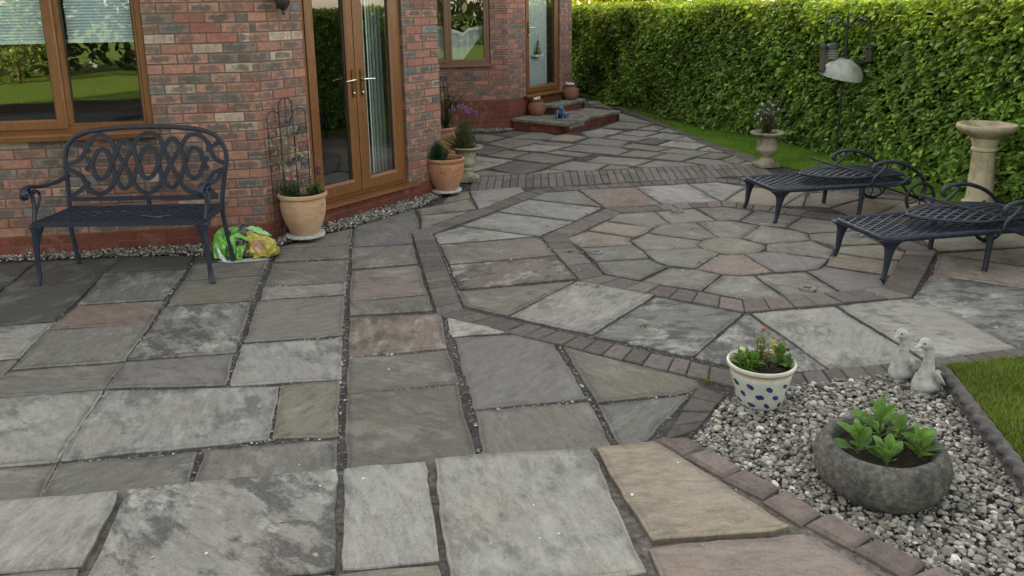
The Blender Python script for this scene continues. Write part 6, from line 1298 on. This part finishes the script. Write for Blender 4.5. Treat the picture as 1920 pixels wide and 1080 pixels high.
# spotted pot planting
PZ=.182; PX,PY=1.136,3.50
def rosette(l,s,c,n,L,W,col,h=.05,spread=1.,tw=0):
    c=Vector(c)
    for k in range(n):
        t=k/max(1,n-1); a=k*2.399+tw; el=.25+1.1*t; d=Vector((math.cos(a)*math.cos(el)*spread,math.sin(a)*math.cos(el)*spread,math.sin(el))); p=c+Vector((0,0,h*t)); l.leaf(p,d,(-math.cos(a)*math.sin(el),-math.sin(a)*math.sin(el),math.cos(el)),L*(1-.45*t)*random.uniform(.85,1.1),W*(1-.4*t),jit(col,.18),.35-.3*t,.22)
    s.tube([c+Vector((0,0,-.02)),c+Vector((0,0,h))],.004,6,(.12,.2,.05,1))
def potplant(name,label,x,y):
    return plant(name,label,'plant',(x,y,PZ))
o,s,l,f=potplant('pansy_clump','bright green leafy clump at the left of the spotted pot',PX-.075,PY-.02)
for k in range(16): a=k*2.4; q=.045*math.sqrt(k/16); rosette(l,s,(q*math.cos(a),q*math.sin(a),random.uniform(.0,.035)),7,.046,.028,(.09,.21,.035),.035)
flower(f,(-.02,.02,.085),(0,-.5,.8),.012,(.6,.55,.3)); finish(o,s,l,f)
o,s,l,f=potplant('antirrhinum_plant','tall yellowing snapdragon stems with a red bud in the spotted pot',PX+.01,PY+.03)
for x,y,h in ((-.005,0,.155),(.012,.01,.13),(-.02,.012,.115),(.02,-.01,.10),(.0,-.015,.09)): tstem(s,l,(x*.5,y*.5,0),(x,y,h),30,.040,.012,(.15,.19,.045))
f.ball((.003,-.003,.165),(.008,.008,.009),(.45,.10,.08,1),nu=8,nv=6); f.ball((-.004,.0,.158),(.006,.006,.007),(.42,.12,.09,1),nu=8,nv=6)
for p in ((.035,-.02,.105),(.045,-.015,.095),(.038,-.01,.085)): f.leaf(p,rnd((.3,-.5,.4),.4),(0,-.5,.8),.026,.018,(.45,.33,.05,1))
finish(o,s,l,f)
o,s,l,f=potplant('rosette_plant','broad leaved green rosette at the right of the spotted pot',PX+.085,PY+.0)
rosette(l,s,(0,0,.0),14,.075,.046,(.085,.20,.05),.07); rosette(l,s,(.03,-.03,0),9,.055,.034,(.09,.2,.045),.04)
for x,y,h in ((.02,.02,.125),(.03,.03,.11),(.008,.03,.12)): tstem(s,l,(x*.5,y*.5,0),(x,y,h),16,.024,.006,(.15,.17,.05))
f.ball((.035,.0,.075),(.007,.007,.008),(.18,.02,.02,1),nu=8,nv=6); finish(o,s,l,f)
o,s,l,f=potplant('withered_tuft','grey withered tuft in the middle of the spotted pot',PX+.02,PY-.05)
for k in range(26): a=random.uniform(0,6.28); q=random.uniform(0,.04); l.leaf((q*math.cos(a),q*math.sin(a),0),(math.cos(a),math.sin(a),random.uniform(.4,1.4)),(0,0,1),.035,.004,jit((.10,.085,.07)))
finish(o,s,l)
# seedlings in the bowl
for x,y,h,n,L,lb in ((-.095,-.005,.075,13,.100,'light green leafy seedling at the left of the stone bowl'),(.02,.075,.10,15,.115,'tallest leafy seedling at the back of the stone bowl'),(-.02,-.085,.035,12,.095,'low leafy seedling at the front of the stone bowl'),(.115,-.045,.07,14,.105,'upright leafy seedling at the right of the stone bowl'),(.095,.06,.05,11,.085,'small leafy seedling behind the right one in the stone bowl')):
    o,s,l,f=plant('leafy_seedling',lb,'plant',(1.378+x,2.79+y,.150)); o['group']='seedlings in the stone bowl'
    tw=random.random()*6
    s.tube(spline([(0,0,-.02),(random.uniform(-.01,.01),0,h*.5),(0,0,h)],4),.0045,6,(.16,.22,.07,1))
    for k in range(n):
        q=k/(n-1); a=k*2.399+tw+random.uniform(-.3,.3); el=random.uniform(.35,.7)+.75*q; LL=L*random.uniform(.75,1.12)*(1-.25*q)
        d=Vector((math.cos(a)*math.cos(el),math.sin(a)*math.cos(el),math.sin(el))); b0=Vector((0,0,h*q*random.uniform(.8,1.05)))
        st0=b0+d*LL*.28; s.tube([b0,st0],.0022,5,(.18,.27,.09,1))
        g=random.uniform(.75,1.3); l.leaf(st0,d+Vector((0,0,-.1)),(-math.cos(a)*math.sin(el)+random.gauss(0,.2),-math.sin(a)*math.sin(el)+random.gauss(0,.2),math.cos(el)),LL*.85,LL*random.uniform(.42,.58),(.115*g,.23*g,.062*g*random.uniform(.8,1.3),1),random.uniform(-.15,.45),random.uniform(.12,.34))
    finish(o,s,l)
# ---------------------------------------------------------------- bird feeding station
o=thing('feeder_pole','black bird feeding pole with four hooked arms standing before the hedge','bird feeder pole',(3.80,9.45,-.01)); b=MB()
b.tube([(0,0,0),(.012,0,.8),(.028,0,1.66)],.013,10); b.lathe([(.0,1.66),(.018,1.665),(.010,1.69),(.002,1.73)],10,c=(.028,0,0))
b.tube([(.026,0,1.05),(.028,0,1.45)],.019,10); b.build('pole',MT['iron'],o,smooth=True,angle=50)
for sx,sy,nm in ((-1,0,1),(1,0,1),(-.55,.8,1),(.6,-.75,1)):
    b=MB(); pts=spline([(.028,0,1.50),(.028+sx*.05,sy*.05,1.58),(.028+sx*.12,sy*.12,1.65),(.028+sx*.20,sy*.2,1.655),(.028+sx*.26,sy*.26,1.60),(.028+sx*.265,sy*.265,1.50),(.028+sx*.25,sy*.25,1.42)],5); b.tube(pts,.007,8)
    b.tube(spline([(.028+sx*.04,sy*.04,1.60),(.028+sx*.1,sy*.1,1.55),(.028+sx*.16,sy*.16,1.60),(.028+sx*.13,sy*.13,1.64)],4),.005,6); b.build('hook_arm',MT['iron'],o,smooth=True)
o=thing('squirrel_baffle','cloudy plastic dome baffle fixed tilted on the feeding pole','baffle',(3.815,9.45,1.045)); o.rotation_euler=(R(8),R(9),0)
b=MB(); pr_=[(.232*math.sin(a),.215*math.cos(a)-.07) for a in [R(x) for x in (3,10,20,30,40,50,60,70,80,90)]]; b.lathe(pr_,48,capb=False); b.build('dome',MT['dome'],o,smooth=True)
b=MB(); b.tube([(.232*math.cos(k*math.pi/24),.232*math.sin(k*math.pi/24),-.07) for k in range(48)],.005,6,closed=True); b.build('rim',MT['dome'],o,smooth=True)
b=MB(); b.lathe([(.02,.14),(.035,.15),(.02,.165)],14,capt=True); b.build('collar',MT['iron'],o)
def tube_feeder(label,loc,r,h):
    o=thing('bird_feeder',label,'bird feeder',loc,0,'feeders hanging on the pole'); b=MB(); b.lathe([(r,-.04-h),(r,-.04)],14); b.build('seed_tube',MT['mesh'],o,smooth=True,angle=50)
    b=MB(); b.lathe([(r*1.25,-.055),(r*1.2,-.03),(r*.8,.0),(.006,.012)],14,capt=True); b.tube([(0,0,.01),(0,0,.07)],.003,5); b.build('cap',MT['iron'],o); b=MB(); b.lathe([(r*1.3,-.075-h),(r*1.35,-.06-h),(r*1.1,-.03-h)],14,capt=True); b.build('foot',MT['iron'],o)
    return o
tube_feeder('tall thin tube feeder hanging at the left of the pole',(3.575,9.45,1.35),.034,.24)
o=thing('bird_feeder','barrel mesh feeder with a curved lid hanging beside the tube feeder','bird feeder',(3.69,9.48,1.36),0,'feeders hanging on the pole'); b=MB(); b.lathe([(.045,-.19),(.062,-.18),(.066,-.10),(.066,-.05)],18); b.build('mesh_barrel',MT['mesh'],o,smooth=True,angle=50)
b=MB()
for k in range(7): b.tube([(.067*math.cos(a),.067*math.sin(a),-.06-.019*k) for a in [i*math.pi/9 for i in range(18)]],.003,5,closed=True)
b.build('wire_hoops',MT['zinc'],o); b=MB(); b.lathe([(.085,-.055),(.080,-.035),(.055,-.01),(.01,.004)],18,capt=True); b.tube([(0,0,0),(0,0,.10)],.003,5); b.build('lid',MT['iron'],o,smooth=True,angle=50)
o=thing('bird_feeder','caged feeder with a seed tray hanging at the right of the pole','bird feeder',(4.09,9.42,1.33),0,'feeders hanging on the pole'); b=MB(); b.lathe([(.038,-.20),(.038,-.03)],14); b.build('seed_tube',MT['mesh'],o,smooth=True,angle=50)
b=MB(); b.lathe([(.07,-.03),(.065,-.012),(.02,.0)],14,capt=True); b.tube([(0,0,0),(0,0,.10)],.003,5)
for k in range(8): a=k*math.pi/4; b.tube([(.06*math.cos(a),.06*math.sin(a),-.03),(.06*math.cos(a),.06*math.sin(a),-.22)],.0025,4)
b.build('cage',MT['iron'],o); b=MB(); b.lathe([(.04,-.235),(.05,-.225),(.05,-.30),(.03,-.31)],14); b.build('lower_cup',MT['mesh'],o,smooth=True,angle=50)
o=thing('seed_tray','flat dark seed tray fixed on the right side of the feeding pole','seed tray',(4.01,9.42,1.13)); b=MB(); b.lathe([(.005,0),(.10,.0),(.125,.008),(.128,.028),(.122,.03),(.11,.012)],20); b.tube([(-.19,.02,.012),(-.1,0,.012)],.007,6); b.build('tray',MT['iron'],o,smooth=True,angle=50)
